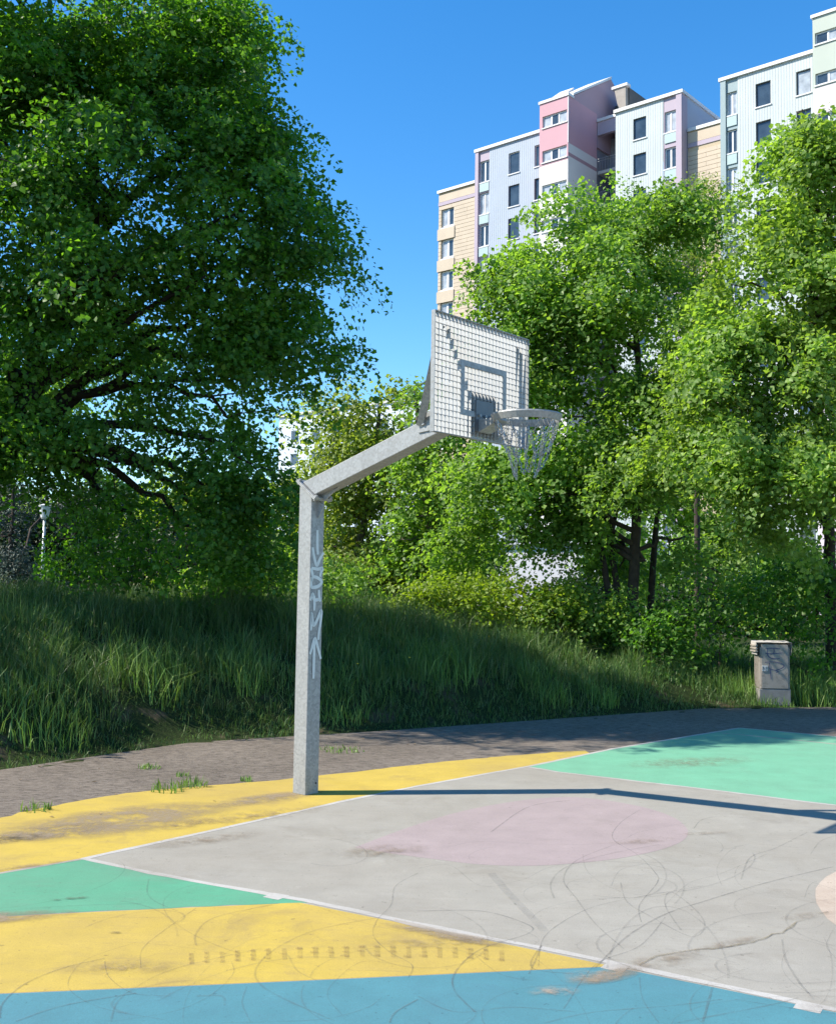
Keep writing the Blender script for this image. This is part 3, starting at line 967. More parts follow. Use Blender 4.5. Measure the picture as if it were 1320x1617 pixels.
MB().box(7.12, 9.97, YC - .08, -.75, 40.75, 40.97).build('coping', CAPM, blk)
MAUVP = mat_plain('dusty_rose_render', (.40, .28, .32), .75, 0, .04, .3)
MB().prism([(-.75, 40.76), (-.75, 41.0), (5.06, 44.55), (6.9, 43.4), (6.9, 38), (2.9, 38), (2.79, 40.70)], 0, 7.6, 9.88).build('penthouse', MAUVP, blk)
MB().prism([(-.80, 41.02), (-.80, 41.2), (5.06, 44.78), (5.06, 44.56)], 0, 7.55, 9.95).build('coping', CAPM, blk)
MB().prism([(1.5, 41), (1.5, 42.4), (3.0, 43.55), (4.4, 42.5), (4.4, 41)], 0, 6.3, 7.5).build('penthouse', DGREY, blk)
MB().prism([(1.42, 42.42), (3.0, 43.62), (3.0, 43.78), (1.42, 42.58)], 0, 6.2, 7.55).build('coping', CAPM, blk)
# recess with balconies
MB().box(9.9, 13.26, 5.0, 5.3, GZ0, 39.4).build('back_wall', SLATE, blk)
MB().box(9.92, 13.24, 2.85, 3.15, 38.95, 40.05).build('lintel', MAUVE, blk)
MB().box(9.92, 13.24, 2.75, 5.3, 40.06, 40.3).build('coping', CAPM, blk)
for i in range(8):
    z = 37.35 - ST_ * i
    MB().box(9.92, 13.24, 2.9, 4.98, z - 1.65, z - 1.40).build('balcony_slab', CONC, blk)
    rl = MB().bar((9.92, 2.95, z - .35), (13.24, 2.95, z - .35), .05, .05).bar((9.92, 2.95, z - .55), (13.24, 2.95, z - .55), .03, .03)
    for x in np.linspace(10.1, 13.1, 13): rl.bar((x, 2.95, z - 1.40), (x, 2.95, z - .36), .03, .03, up=(0, 1, 0))
    rl.build('railing', RAILM, blk)
    MB().box(12.2, 12.95, 4.93, 4.99, z - 1.4, z + .6).build('balcony_door', GLASS, blk)
# right-hand pale block of the same building
rowsD = [(36.3 - ST_ * i, 37.95 - ST_ * i) for i in range(12)]
hD = [(14.8, 15.9, a, b_) for a, b_ in rowsD]
hDb = [(17.42, 18.38, a - .14, b_ - .18) for a, b_ in rowsD]
wall(blk, 'facade', WBLUE, 13.26, 17.34, GZ0, 38.85, 0, hD)
wall(blk, 'bay_wall', MAUVE, 17.34, 18.45, GZ0, 38.85, .04, hDb, .25)
MB().box(18.42, 18.87, -.10, .85, GZ0, 38.85).build('pilaster', MAUVE, blk)
for h in hD: window(blk, *h, 0, 1, .07, fm=FRAMEG, gm=GLASS)
for i, h in enumerate(hDb):
    window(blk, *h, .04, 2, .10, gm=[GLASS2, GLASS][i % 2])
    MB().box(17.44, 18.38, -.03, .035, h[2] - .84, h[2] - .14).build('spandrel', TEAL, blk)
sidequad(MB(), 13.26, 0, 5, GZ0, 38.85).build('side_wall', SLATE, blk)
sidequad(MB(), 18.86, .85, 6.3, GZ0, 38.85).build('side_wall', LBLUE, blk)
MB().box(13.16, 18.98, -.16, 6.4, 38.85, 39.1).build('coping', CAPM, blk)
# roof boxes
MB().prism([(11.7, 39.0), (10.8, 43.0), (11.85, 43.0), (11.9, 39.0)], 1, 4.0, 4.4).build('roof_box', mat_plain('taupe_panel', (.30, .27, .24), .7), blk)
MB().prism([(4.42, 39.1), (4.42, 42.98), (13, 42.98), (13, 39.1)], 0, 11.4, 11.98).build('roof_box', DGREY, blk)
MB().box(10.6, 12.05, 3.9, 4.5, 43.0, 43.22).build('coping', CAPM, blk)
MB().box(9.95, 11.5, 5.6, 7, 39.3, 42.4).build('roof_box', DGREY, blk)
MB().box(0, 9.7, 2.95, 7.9, GZ0, 39.0).build('rear_block', SLATE, blk)
MB().box(-4.4, 18.8, 8.1, 12, GZ0, 36.4).build('rear_block', BEIGE2, blk)

blk2 = empty('apartment_building', tuple(np.array(P0) + AX_N * 18.9), ROTZ, 'white ribbed apartment block with sage green tower at the right picture edge', 'building')
o_ = 18.9
def rel(h): return (h[0] - o_, h[1] - o_, h[2], h[3])
wE = wall(blk2, 'wall', BEIGE2, 0.0, 3.0, GZ0, 36.1, .86)
planks(wE, 0.02, 3.0, 24.0, 34.85, .86, [], BEIGE)
MB().box(.02, 3.0, .80, .855, 34.87, 35.2).build('band', MAUVE, blk2)
MB().box(.02, 3.0, .81, .855, 35.22, 36.0).build('band', BEIGE, blk2)
MB().box(.02, 3.0, .72, 7, 36.1, 36.35).build('coping', CAPM, blk2)
rowsF = [(36.1 - ST_ * i, 37.8 - ST_ * i) for i in range(12)]
hF = [rel((24.52, 25.62, a, b_)) for a, b_ in rowsF] + [rel((27.42, 28.44, a, b_)) for a, b_ in rowsF]
hFb = [rel((22.36, 23.12, a, b_)) for a, b_ in rowsF]
wall(blk2, 'facade', WBLUE, 23.2 - o_, 31.5 - o_, GZ0, 38.75, 0, hF)
wall(blk2, 'bay_wall', BLUEG, 22.3 - o_, 23.2 - o_, GZ0, 38.75, .04, hFb, .25)
MB().box(21.92 - o_, 22.32 - o_, -.10, .9, GZ0, 38.75).build('pilaster', BLUEG, blk2)
sidequad(MB(), 21.93 - o_, .9, 7, 36, 38.75).build('side_wall', SLATE, blk2)
for i, h in enumerate(hF): window(blk2, *h, 0, 1, .08, fm=FRAMEG, gm=GLASS2 if i == 12 else GLASS)
for i, h in enumerate(hFb):
    window(blk2, *h, .04, 2, .08, gm=[GLASS2, GLASS][i % 2])
    MB().box(h[0] + .02, h[1], -.03, .035, h[2] - .84, h[2] - .14).build('spandrel', TEAL, blk2)
MB().box(21.8 - o_, 29.1 - o_, -.16, 7, 38.75, 39.0).build('coping', CAPM, blk2)
tz = [38.52, 35.70, 32.9, 30.1, 27.3, 24.5]
hG = [rel((29.30, 31.75, z, z + .80)) for z in tz]
wall(blk2, 'tower_front', SAGE, 29.15 - o_, 31.9 - o_, 35.5, 40.4, -1.5, hG[:2], .2)
wall(blk2, 'tower_front', PINKW, 29.15 - o_, 31.9 - o_, GZ0, 35.5, -1.5, hG[2:], .2)
for h in hG: window(blk2, *h, -1.5, 3, .10, gm=[GLASS, GLASS2, GLASS])
sidequad(MB(), 29.15 - o_, -1.5, 0, GZ0, 40.4).build('tower_side', SAGE, blk2)
sidequad(MB(), 31.9 - o_, -1.5, 5, GZ0, 40.4).build('tower_side', SAGE, blk2)
MB().box(29.05 - o_, 32 - o_, -1.6, 5, 40.4, 40.62).build('coping', CAPM, blk2)
MB().box(.1, 12.5, 7.1, 11, GZ0, 36).build('rear_block', BEIGE2, blk2)

# farther pale blue block, glimpsed between crowns
q = at(440, 700, 130)
blk3 = empty('apartment_building', (q[0], q[1], 0), ROTZ, 'far pale blue apartment block glimpsed left of the hoop arm between the crowns', 'building')
rows3 = [(19.0 - 2.8 * i, 20.5 - 2.8 * i) for i in range(6)]
h3 = [(x, x + 1.3, a, b_) for a, b_ in rows3 for x in np.arange(2.2, 30, 3.6)]
wall(blk3, 'facade', mat_plain('far_pale_blue', (.55, .63, .72), .7, 0, .04, .3), 0, 32, GZ0, 22.3, 0, h3)
for h in h3: window(blk3, *h, 0, 1, .12, gm=GLASS)
MB().box(-.1, 32.1, -.2, 8, 22.3, 22.6).build('coping', CAPM, blk3)
MB().box(0, 32, .4, 9, GZ0, 22.28).build('rear_block', SLATE, blk3)
q = at(745, 930, 58)
low = empty('low_building', (q[0], q[1], 0), math.radians(-22), 'low white building glimpsed behind trunks under the backboard', 'building')
wall(low, 'wall', WHITER, 0, 9.5, .3, 4.2, 0, [(6.0, 7.2, 2.2, 3.8)])
for h in ((6.0, 7.2, 2.2, 3.8),): window(low, *h, 0, 2, .08)
MB().box(-.2, 9.7, -.2, 6, 4.2, 4.38).build('roof', CAPM, low)
MB().box(0, 9.5, .3, 5.8, .3, 4.18).build('rear_block', WHITER, low)

# ------------------------------------------------------------------ trees and shrubs
BARK = mat_plain('dark_bark', (.055, .043, .034), .95, 0, .35, 9)
BARK_P = mat_plain('grey_bark', (.11, .095, .08), .95, 0, .35, 9)
L_LIME = mat_leaf('lime_leaf', [(0.092, 0.172, 0.032), (0.138, 0.246, 0.047), (0.197, 0.308, 0.070)], (2.2, 2.2, .7), .5)
L_LIME2 = mat_leaf('bright_lime_leaf', [(0.114, 0.194, 0.038), (0.164, 0.266, 0.058), (0.227, 0.326, 0.084)], (2.2, 2.2, .7), .5)
L_DARK = mat_leaf('maple_leaf', [(0.046, 0.123, 0.020), (0.069, 0.166, 0.024), (0.106, 0.217, 0.029)], (2.3, 2.4, .6), .48)
L_YELL = mat_leaf('yellow_green_leaf', [(0.132, 0.209, 0.020), (0.187, 0.275, 0.028), (0.231, 0.319, 0.039)], (1.9, 1.9, .6), .48)
L_OLIVE = mat_leaf('soft_olive_leaf', [(0.126, 0.186, 0.034), (0.183, 0.246, 0.048), (0.239, 0.294, 0.066)], (1.9, 1.9, .7), .48)
L_SPRUCE = mat_leaf('blue_spruce_needle', [(.035, .065, .045), (.06, .09, .065), (.09, .12, .09)], (1, 1, 1), .1)
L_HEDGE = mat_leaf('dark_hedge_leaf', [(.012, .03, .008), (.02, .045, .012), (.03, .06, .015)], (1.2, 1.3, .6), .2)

def unit(v): return v / (np.linalg.norm(v, axis=-1, keepdims=True) + 1e-9)

def leaves(cent, nrm, size, r_, aspect=.8, tilt=.45):
    """one folded leaf (two triangles) per row"""
    n_ = len(cent)
    nrm = unit(nrm + r_.normal(0, tilt, (n_, 3)))
    ref = unit(r_.normal(0, 1, (n_, 3)))
    a = unit(np.cross(nrm, ref))
    b_ = np.cross(nrm, a)
    s = size * r_.uniform(.5, 1.42, (n_, 1))
    w = s * aspect * .5
    base = cent - a * s * .5
    tip = cent + a * s * .5 - nrm * s * .12
    lf = cent - a * s * .06 + b_ * w + nrm * s * .10
    rt = cent - a * s * .06 - b_ * w + nrm * s * .10
    V = np.stack([base, lf, tip, rt], 1).reshape(-1, 3)
    i = np.arange(n_)[:, None] * 4
    Fc = np.concatenate([i + np.array([[0, 2, 1]]), i + np.array([[0, 3, 2]])], 0)
    return V, Fc

def tree(name, label, cat, base, trunk, lobes, n_clump, per_clump, leaf, mat, seed, bark=BARK, r0=.18, group=None, spread=.38, flat_=.45, droop=.15, n_limb=None, hollow=.45, n_twig=160, aspect=.8, tilt=.6, outw=.7, bough=.34):
    """lobes: list of (centre xyz, radii xyz, weight); trunk: list of xyz from the base up"""
    r_ = np.random.default_rng(seed)
    root = empty(name, tuple(base), 0, label, cat, group)
    B = np.array(base, float)
    wts = np.array([l[2] * l[1][0] * l[1][1] * l[1][2] for l in lobes])
    wts = wts ** .75
    wts /= wts.sum()
    LC = np.array([l[0] for l in lobes], float)
    LR = np.array([l[1] for l in lobes], float)
    # boughs on and in the lobes, each a drooping fan of leafy sprays
    nb = max(len(lobes) * 3, n_clump // 11)
    bp = r_.choice(len(lobes), nb, p=wts)
    dirs = unit(r_.normal(0, 1, (nb, 3)) + np.array([0, 0, .15]))
    rad = hollow + (1 - hollow) * r_.uniform(0, 1, nb) ** .6
    rad *= r_.uniform(.85, 1.18, nb)
    bc = LC[bp] + dirs * rad[:, None] * LR[bp]
    bs = r_.uniform(.55, 1.35, nb) * bough
    pk = r_.choice(nb, n_clump, p=bs ** 2 / (bs ** 2).sum())
    pick = bp[pk]
    lc_ = np.clip(r_.normal(0, 1, (n_clump, 3)), -1.7, 1.7)
    lc_ *= np.array([1, 1, .5])
    cl = bc[pk] + lc_ * bs[pk][:, None]
    cl[:, 2] -= .22 * (lc_[:, 0] ** 2 + lc_[:, 1] ** 2) * bs[pk]
    gz = ground_z(cl[:, 0], cl[:, 1])
    cl[:, 2] = np.maximum(cl[:, 2], gz + .15)
    centre = LC.mean(0)
    # leaves in flattened, drooping sprays round each clump
    n_ = n_clump * per_clump
    ci = np.repeat(np.arange(n_clump), per_clump)
    sz = r_.uniform(.6, 1.35, n_clump)[ci]
    out = unit(unit(cl - (LC[pick] * .6 + centre * .4)) * .6 + unit(cl - bc[pk] + np.array([0, 0, .1])) * .8)[ci]
    up = np.array([0, 0, 1.])
    nrm = unit(up * .8 + out * outw + r_.normal(0, .22, (n_clump, 3))[ci])
    loc = r_.normal(0, 1, (n_, 3))
    loc *= np.minimum(1, 1.7 / (np.linalg.norm(loc, axis=1, keepdims=True) + 1e-9))
    along = (loc * nrm).sum(1, keepdims=True)
    loc = loc - along * nrm * (1 - flat_)
    loc *= spread * sz[:, None]
    loc[:, 2] -= droop * (np.linalg.norm(loc, axis=1) / spread) ** 2 * spread
    pos = cl[ci] + loc
    pos[:, 2] = np.maximum(pos[:, 2], ground_z(pos[:, 0], pos[:, 1]) + .05)
    V, Fc = leaves(pos, nrm, leaf, r_, aspect, tilt)
    crown = link('crown', np_mesh('crown', V - B, Fc), mat, root)
    # trunk, limbs and twigs
    mb = MB()
    T = spline([np.array(p_, float) for p_ in trunk], 5)
    T = [p_ + (r_.normal(0, r0 * .12, 3) if 0 < i < len(T) - 1 else 0) for i, p_ in enumerate(T)]
    rr = np.linspace(1, .28, len(T)) * r0
    rr[0] *= 1.35
    mb.tube([p_ - B for p_ in T], list(rr), 9)
    nodes = [(np.array(p_), r__) for p_, r__ in zip(T, rr)]
    limb_nodes = list(nodes)
    order = r_.permutation(len(lobes)) if n_limb is None else r_.choice(len(lobes), min(n_limb, len(lobes)), replace=False)
    tpos = np.array(T)
    for li in order:
        tgt = LC[li]
        dz = tgt[2] - np.linalg.norm(tpos[:, :2] - tgt[:2], axis=1) * .55
        k_ = int(np.argmin(np.abs(tpos[:, 2] - dz)))
        k_ = max(k_, len(T) // 4)
        s0 = tpos[k_]
        mid = s0 * .5 + tgt * .5 + np.array([0, 0, .12 * np.linalg.norm(tgt - s0)]) + r_.normal(0, .15, 3)
        L = spline([s0, mid, tgt], 6)
        L = [p_ + (r_.normal(0, .05, 3) if i else 0) for i, p_ in enumerate(L)]
        lr = np.linspace(min(rr[k_] * .6, r0 * .5), r0 * .07, len(L))
        mb.tube([p_ - B for p_ in L], list(lr), 6)
        limb_nodes += [(p_, q_) for p_, q_ in zip(L[2:], lr[2:])]
    NP = np.array([q_[0] for q_ in limb_nodes])
    NR = np.array([q_[1] for q_ in limb_nodes])
    sub = r_.choice(n_clump, min(n_twig, n_clump), replace=False)
    for j in sub:
        dd = np.linalg.norm(NP - cl[j], axis=1)
        k_ = int(np.argmin(dd))
        a, b_ = NP[k_], cl[j]
        if dd[k_] < .15: continue
        mid = a * .5 + b_ * .5 + np.array([0, 0, .08 * dd[k_]]) + r_.normal(0, .05, 3)
        w = min(NR[k_] * .5, .03)
        mb.tube([a - B, mid - B, b_ - B], [w, w * .6, .005], 4, cap=False)
    mb.build('trunk', bark, root, smooth=True)
    return root

def lob(px, py, d, rx, rz, ry=None, w=1.0): return (at(px, py, d), (rx, ry or rx, rz), w)
def gpt(px, py, d):                            # point on the ground sheet under that sight line
    q_ = at(px, py, d)
    return np.array([q_[0], q_[1], float(ground_z(np.array([q_[0]]), np.array([q_[1]]))[0]) - .05])

# big dark maple on the left
b = gpt(-55, 930, 15.2)
lobes = [lob(60, 70, 14.4, 2.2, .6, ry=1.1), lob(335, 30, 15, .4, .5, w=3), lob(220, 75, 14.3, 1.4, .6, ry=.9), lob(330, 60, 15, .7, .6), lob(350, 120, 14.8, .4, .6, w=2), lob(310, 210, 14.3, 1.1, 1.0), lob(405, 240, 15, .5, .8, w=2.5), lob(60, 180, 14, 1.8, 1.1, ry=1.4),
         lob(462, 325, 15, .5, .5, w=3), lob(445, 390, 14.8, .5, .45, w=3), lob(370, 340, 14.2, .9, .9), lob(180, 300, 13.6, 1.5, 1.0), lob(410, 460, 14.6, .5, .55, w=3), lob(320, 450, 13.8, 1.2, .9, w=.5), lob(60, 420, 13.8, 1.6, .9, w=.5), lob(180, 430, 13.4, 1.2, .8, w=.5),
         lob(395, 565, 14.4, .5, .55, w=3), lob(200, 560, 14.6, 1.5, .6, w=.5), lob(330, 610, 14.4, 1.0, .5, w=.5), lob(50, 580, 14.2, 1.4, .7, w=.5), lob(375, 660, 14.6, .5, .5, w=2.5), lob(270, 740, 14.8, 1.0, .5, w=.5), lob(385, 800, 15, .45, .6, w=2.5), lob(395, 730, 14.4, .5, .5, w=2),
         lob(160, 690, 15.0, 1.2, .45), lob(30, 690, 14.4, 1.0, .4), lob(330, 860, 15.6, .7, .4, w=1.5), lob(220, 830, 16.0, .8, .4), lob(400, 880, 15.8, .4, .25, w=2), lob(130, 870, 16.4, .4, .3), lob(-110, 220, 15, 2.2, 1.8, w=.8), ((-6.4, 12.6, 10.2), (1.0, .8, .5), 1.2), ((-7.6, 12.5, 8.8), (1.0, .8, .9), .9), ((-5.7, 11.3, 6.6), (.7, .45, .5), .9), lob(-130, 500, 15, 2.0, 1.8, w=.8), lob(-70, 60, 14.3, 2.0, .7, ry=1.1, w=.9)]
tree('maple_tree', 'huge dark green maple filling the left side, low limbs drooping over the bank', 'tree', b,
     [b, at(-35, 800, 15.2), at(12, 680, 15.2), at(60, 560, 15.2), at(115, 430, 15.2), at(150, 250, 15.2), at(165, 60, 15.2), at(170, -40, 15.2)], lobes, 2900, 68, .073, L_DARK, 11, bark=mat_plain('maple_bark', (.028, .024, .020), .95, 0, .35, 9), r0=.20, spread=.215, flat_=.35, droop=.3, n_twig=500, hollow=.45, bough=.42)
# neighbour just outside the left edge, whose shade lies on the bank
b = np.array([-8.6, 14.0, 1.35])
tree('maple_tree', 'dark green maple standing beyond the left picture edge', 'tree', b, [b, b + [0, 0, 2], b + [.1, 0, 4.5], b + [0, .2, 7]],
     [((b[0] - .2, b[1] - 1.9, 4.4), (1.3, .8, .9), 2.0), ((b[0], b[1], 5.2), (1.7, 1.5, 1.8), 1), ((b[0] - 1.2, b[1] + .4, 6.8), (1.6, 1.4, 1.8), 1), ((b[0] + .2, b[1] - .2, 8.2), (1.3, 1.2, 1.5), 1)], 170, 40, .13, L_DARK, 12, r0=.2, spread=.5, n_twig=60)

# centre-right lime with several stems
b = gpt(1000, 1000, 19.5)
lobes = [lob(1010, 330, 19.8, 1.1, .75), lob(900, 380, 19.5, 1.1, .75), lob(1080, 360, 20, 1.0, .7), lob(815, 440, 19.5, .75, .7), lob(960, 460, 19, 1.3, .9), lob(1080, 480, 19.5, 1.1, .9), lob(860, 530, 19.2, 1.1, .8),
         lob(790, 500, 19.8, .55, .6), lob(980, 590, 18.8, 1.2, .8), lob(880, 650, 19.2, 1.1, .7), lob(1070, 640, 19, 1.0, .8), lob(960, 720, 19, 1.1, .6), lob(820, 740, 19.6, .9, .65), lob(1060, 760, 19.3, .9, .6), lob(890, 800, 19.6, .8, .5),
         lob(770, 790, 20.2, .7, .7), lob(740, 850, 20.4, .6, .5), lob(1090, 850, 19.8, .8, .5), lob(960, 850, 20.5, .7, .4), lob(830, 845, 19.8, .35, .2), lob(885, 860, 19.7, .3, .2), lob(930, 520, 19.6, .9, .6, w=1.5), lob(1000, 690, 19.4, .9, .5), lob(840, 600, 19.8, .8, .5)]
lt = tree('lime_tree', 'bushy bright green tree right of the backboard with dark stems at its foot', 'tree', b,
     [b, at(1000, 930, 19.5), at(1005, 820, 19.5), at(1015, 720, 19.5), at(1010, 600, 19.5), at(1000, 480, 19.5), at(1005, 360, 19.6)], lobes, 1600, 58, .086, L_LIME, 21, r0=.115, spread=.215, flat_=.5, droop=.3, n_twig=260)
mb = MB()
for st in ([(972, 985, 19.8), (955, 900, 19.9), (935, 810, 20), (900, 720, 20)], [(992, 990, 19.9), (970, 900, 20), (965, 850, 20.1), (985, 760, 20)], [(1022, 950, 20.2), (1032, 880, 20.2), (1040, 800, 20.2), (1060, 700, 20)]):
    P_ = [at(*s_) for s_ in st]
    P_[0][2] = ground_z(np.array([P_[0][0]]), np.array([P_[0][1]]))[0] - .05
    P_ = spline(P_, 4)
    mbs = MB().tube([p_ - b for p_ in P_], list(np.linspace(.075, .03, len(P_))), 7)
    mbs.build('stem', BARK, lt, smooth=True)
# big lime at the right edge, nearer
b = gpt(1312, 985, 19.6)
lobes = [lob(1270, 250, 17.4, .75, .75), lob(1320, 300, 17.2, 1.0, 1.0), lob(1205, 320, 17.3, .65, .65), lob(1240, 420, 17, 1.0, .9), lob(1340, 470, 17, 1.1, 1.0), lob(1160, 450, 17.4, .6, .7), lob(1130, 540, 17.2, .7, .7), lob(1230, 560, 16.8, 1.0, .8),
         lob(1320, 620, 16.8, 1.0, .8), lob(1110, 640, 17, .75, .7), lob(1190, 680, 16.7, .9, .7), lob(1280, 740, 16.8, .9, .65), lob(1120, 760, 17.2, .75, .55), lob(1200, 820, 17.1, .8, .5), lob(1310, 840, 17, .7, .5), lob(1430, 560, 17.2, 1.3, 2.2, w=.7), lob(1060, 700, 17.3, .4, .5), lob(1260, 180, 17.5, .3, .35), lob(1310, 220, 17.4, .35, .4)]
tree('lime_tree', 'sunlit yellow green tree at the right edge behind the grey cabinet', 'tree', b,
     [b, at(1310, 880, 19.3), at(1306, 760, 18.6), at(1290, 620, 17.9), at(1285, 500, 17.4), at(1280, 380, 17.4), at(1270, 270, 17.4)], lobes, 1450, 60, .084, L_LIME2, 31, r0=.12, spread=.19, flat_=.5, droop=.35, n_twig=240)
# thin pale crown behind, in front of the beige link
b = gpt(1100, 960, 27)
tree('willow_tree', 'thin pale feathery crown poking up before the beige link wall', 'tree', b, [b, at(1100, 800, 27), at(1098, 550, 27), at(1095, 330, 27)],
     [lob(1095, 300, 27, .5, .9), lob(1075, 340, 27, .7, .8), lob(1120, 310, 27, .5, .7), lob(1110, 400, 27, 1.0, 1.0), lob(1040, 420, 27, .8, .9), lob(1140, 290, 27.2, .3, .4)], 260, 40, .085, L_OLIVE, 41, r0=.09, spread=.28, flat_=.9, droop=.5, n_twig=90, aspect=.4)
# mid-distance trees seen under the arm
spec = [('broadleaf_tree', 'small pale green tree directly behind the hoop arm', (560, 950), 25, [(600, 640, .9, .7), (548, 660, .7, .6), (640, 700, .9, .7), (560, 730, 1.1, .8), (620, 790, 1.2, .8), (530, 800, .8, .8), (570, 870, 1.2, .6), (640, 880, .8, .5), (505, 880, .6, .6)], L_OLIVE, 51, 520),
        ('broadleaf_tree', 'fresh green tree between the post and the backboard foot', (690, 960), 23, [(690, 700, .6, .5), (660, 640, .35, .4), (655, 610, .25, .3), (690, 770, .8, .6), (720, 730, .5, .5), (700, 850, 1.0, .6), (640, 850, .7, .6), (750, 800, .6, .6), (740, 880, .7, .5)], L_LIME, 52, 420),
        ('broadleaf_tree', 'yellow green tree seen through the gap beneath the maple', (330, 940), 30, [(300, 800, 1.5, .9), (380, 830, 1.4, .9), (240, 840, 1.2, .8), (420, 870, 1.2, .7), (320, 880, 1.6, .6), (460, 800, 1.0, 1.0)], L_YELL, 53, 380),
        ('broadleaf_tree', 'tall green tree far behind the maple crown', (120, 900), 36, [(130, 560, 3.0, 2.0), (30, 640, 3.0, 2.0), (240, 680, 2.6, 1.6), (60, 780, 3.0, 1.6), (180, 800, 2.6, 1.2)], L_LIME, 54, 460),
        ('broadleaf_tree', 'leafy tree far behind between the two lime trees', (1120, 940), 32, [(1080, 700, 2.0, 1.5), (1150, 780, 2.0, 1.5), (1000, 800, 1.8, 1.2), (1080, 880, 2.2, .9), (1200, 880, 2.0, 1.0)], L_LIME, 55, 420)]
for nm, lab, (px, py), d, ll, mt, sd, nc in spec:
    b = gpt(px, py, d)
    lobes = [lob(x, y, d + (i % 3 - 1) * .4, rx, rz) for i, (x, y, rx, rz) in enumerate(ll)]
    top = min(ll, key=lambda q_: q_[1])
    tree(nm, lab, 'tree', b, [b, at(px, py - 60, d), at((px + top[0]) / 2, (py + top[1]) / 2, d), at(top[0], top[1], d)], lobes, nc, 44, .10 * d / 24, mt, sd, bark=BARK_P, r0=.13, spread=.32 * d / 25, flat_=.5, droop=.3, n_twig=90)
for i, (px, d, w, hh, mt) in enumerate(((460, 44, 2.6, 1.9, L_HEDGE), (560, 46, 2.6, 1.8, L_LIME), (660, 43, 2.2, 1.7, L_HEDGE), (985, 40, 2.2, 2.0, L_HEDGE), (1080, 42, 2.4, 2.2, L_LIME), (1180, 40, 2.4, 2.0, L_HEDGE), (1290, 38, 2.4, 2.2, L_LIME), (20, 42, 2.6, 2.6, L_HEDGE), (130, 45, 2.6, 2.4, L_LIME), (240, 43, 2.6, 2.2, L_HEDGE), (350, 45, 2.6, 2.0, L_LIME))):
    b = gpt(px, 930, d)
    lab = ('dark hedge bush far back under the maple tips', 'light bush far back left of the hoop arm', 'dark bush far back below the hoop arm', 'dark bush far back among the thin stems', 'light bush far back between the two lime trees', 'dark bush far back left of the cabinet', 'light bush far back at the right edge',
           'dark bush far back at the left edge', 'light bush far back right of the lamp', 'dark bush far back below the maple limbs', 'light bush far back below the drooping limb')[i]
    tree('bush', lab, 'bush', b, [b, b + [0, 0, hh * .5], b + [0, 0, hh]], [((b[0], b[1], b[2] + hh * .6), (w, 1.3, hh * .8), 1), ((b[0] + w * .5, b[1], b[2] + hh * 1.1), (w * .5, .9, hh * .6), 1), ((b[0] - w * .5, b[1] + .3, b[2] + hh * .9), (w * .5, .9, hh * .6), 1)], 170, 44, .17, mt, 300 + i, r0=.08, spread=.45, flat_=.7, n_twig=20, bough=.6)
# shrubs along the top of the bank
shr = [('yellow green shrub lit by sun behind the bank under the net', 720, 955, 19.0, [(700, 940, .5, .35), (745, 945, .5, .32), (670, 945, .4, .25)], L_YELL),
       ('light green shrub on the bank below the low white building', 840, 960, 19.4, [(810, 945, .6, .40), (870, 955, .6, .38), (840, 925, .4, .3)], L_YELL),
       ('green shrub at the foot of the dark stems', 930, 975, 19.2, [(920, 955, .5, .45), (960, 970, .4, .35), (890, 970, .45, .3)], L_LIME),
       ('deep green shrub just left of the grey cabinet', 1130, 985, 18.6, [(1100, 960, .7, .45), (1160, 970, .7, .5), (1060, 985, .5, .35)], L_DARK),
       ('deep green shrub behind the grey cabinet', 1230, 985, 18.8, [(1210, 955, .7, .55), (1270, 965, .7, .6), (1315, 985, .6, .6), (1320, 920, .5, .5), (1240, 910, .6, .4)], L_DARK),
       ('leafy shrub behind the post foot of the bank crest', 520, 935, 21, [(500, 915, .6, .4), (550, 920, .6, .4)], L_LIME),
       ('shaded shrub under the tips of the maple', 420, 925, 18, [(400, 900, .6, .45), (450, 905, .5, .4), (350, 915, .5, .3)], L_LIME)]
for i, (lab, px, py, d, ll, mt) in enumerate(shr):
    b = gpt(px, py, d)
    gz_ = b[2] + .05
    lobes = []
    for x, y, rx, rz in ll:
        c_ = at(x, y, d)
        c_[2] = max(c_[2], gz_ + rz * .5)
        lobes.append((c_, (rx, rx, rz), 1))
    tree('shrub', lab, 'shrub', b, [b, b + [.05, 0, .4], b + [.1, .1, .8]], lobes, 110, 40, .075, mt, 70 + i, r0=.03, spread=.2, flat_=.6, droop=.2, n_twig=50)
# dark evergreen hedge and blue spruce at the left
b = gpt(150, 930, 27)
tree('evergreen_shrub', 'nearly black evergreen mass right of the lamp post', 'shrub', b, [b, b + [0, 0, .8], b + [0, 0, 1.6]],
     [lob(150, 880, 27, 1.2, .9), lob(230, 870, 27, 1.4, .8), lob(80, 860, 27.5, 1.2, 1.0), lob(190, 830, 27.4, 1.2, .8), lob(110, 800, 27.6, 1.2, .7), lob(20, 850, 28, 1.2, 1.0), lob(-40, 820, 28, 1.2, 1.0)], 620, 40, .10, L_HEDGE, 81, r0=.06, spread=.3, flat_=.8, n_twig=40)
b = gpt(15, 930, 23)
tree('blue_spruce', 'greyish blue spruce left of the lamp post', 'tree', b, [b, b + [0, 0, 1.5], b + [0, 0, 3.4]],
     [lob(10, 890, 23, .9, .4), lob(30, 905, 23, .4, .25), lob(-5, 840, 23, .5, .4), lob(105, 810, 26.5, .7, .4), lob(20, 790, 26, .5, .4)], 300, 46, .07, L_SPRUCE, 82, r0=.07, spread=.2, flat_=.35, droop=.3, n_twig=80, aspect=.35)

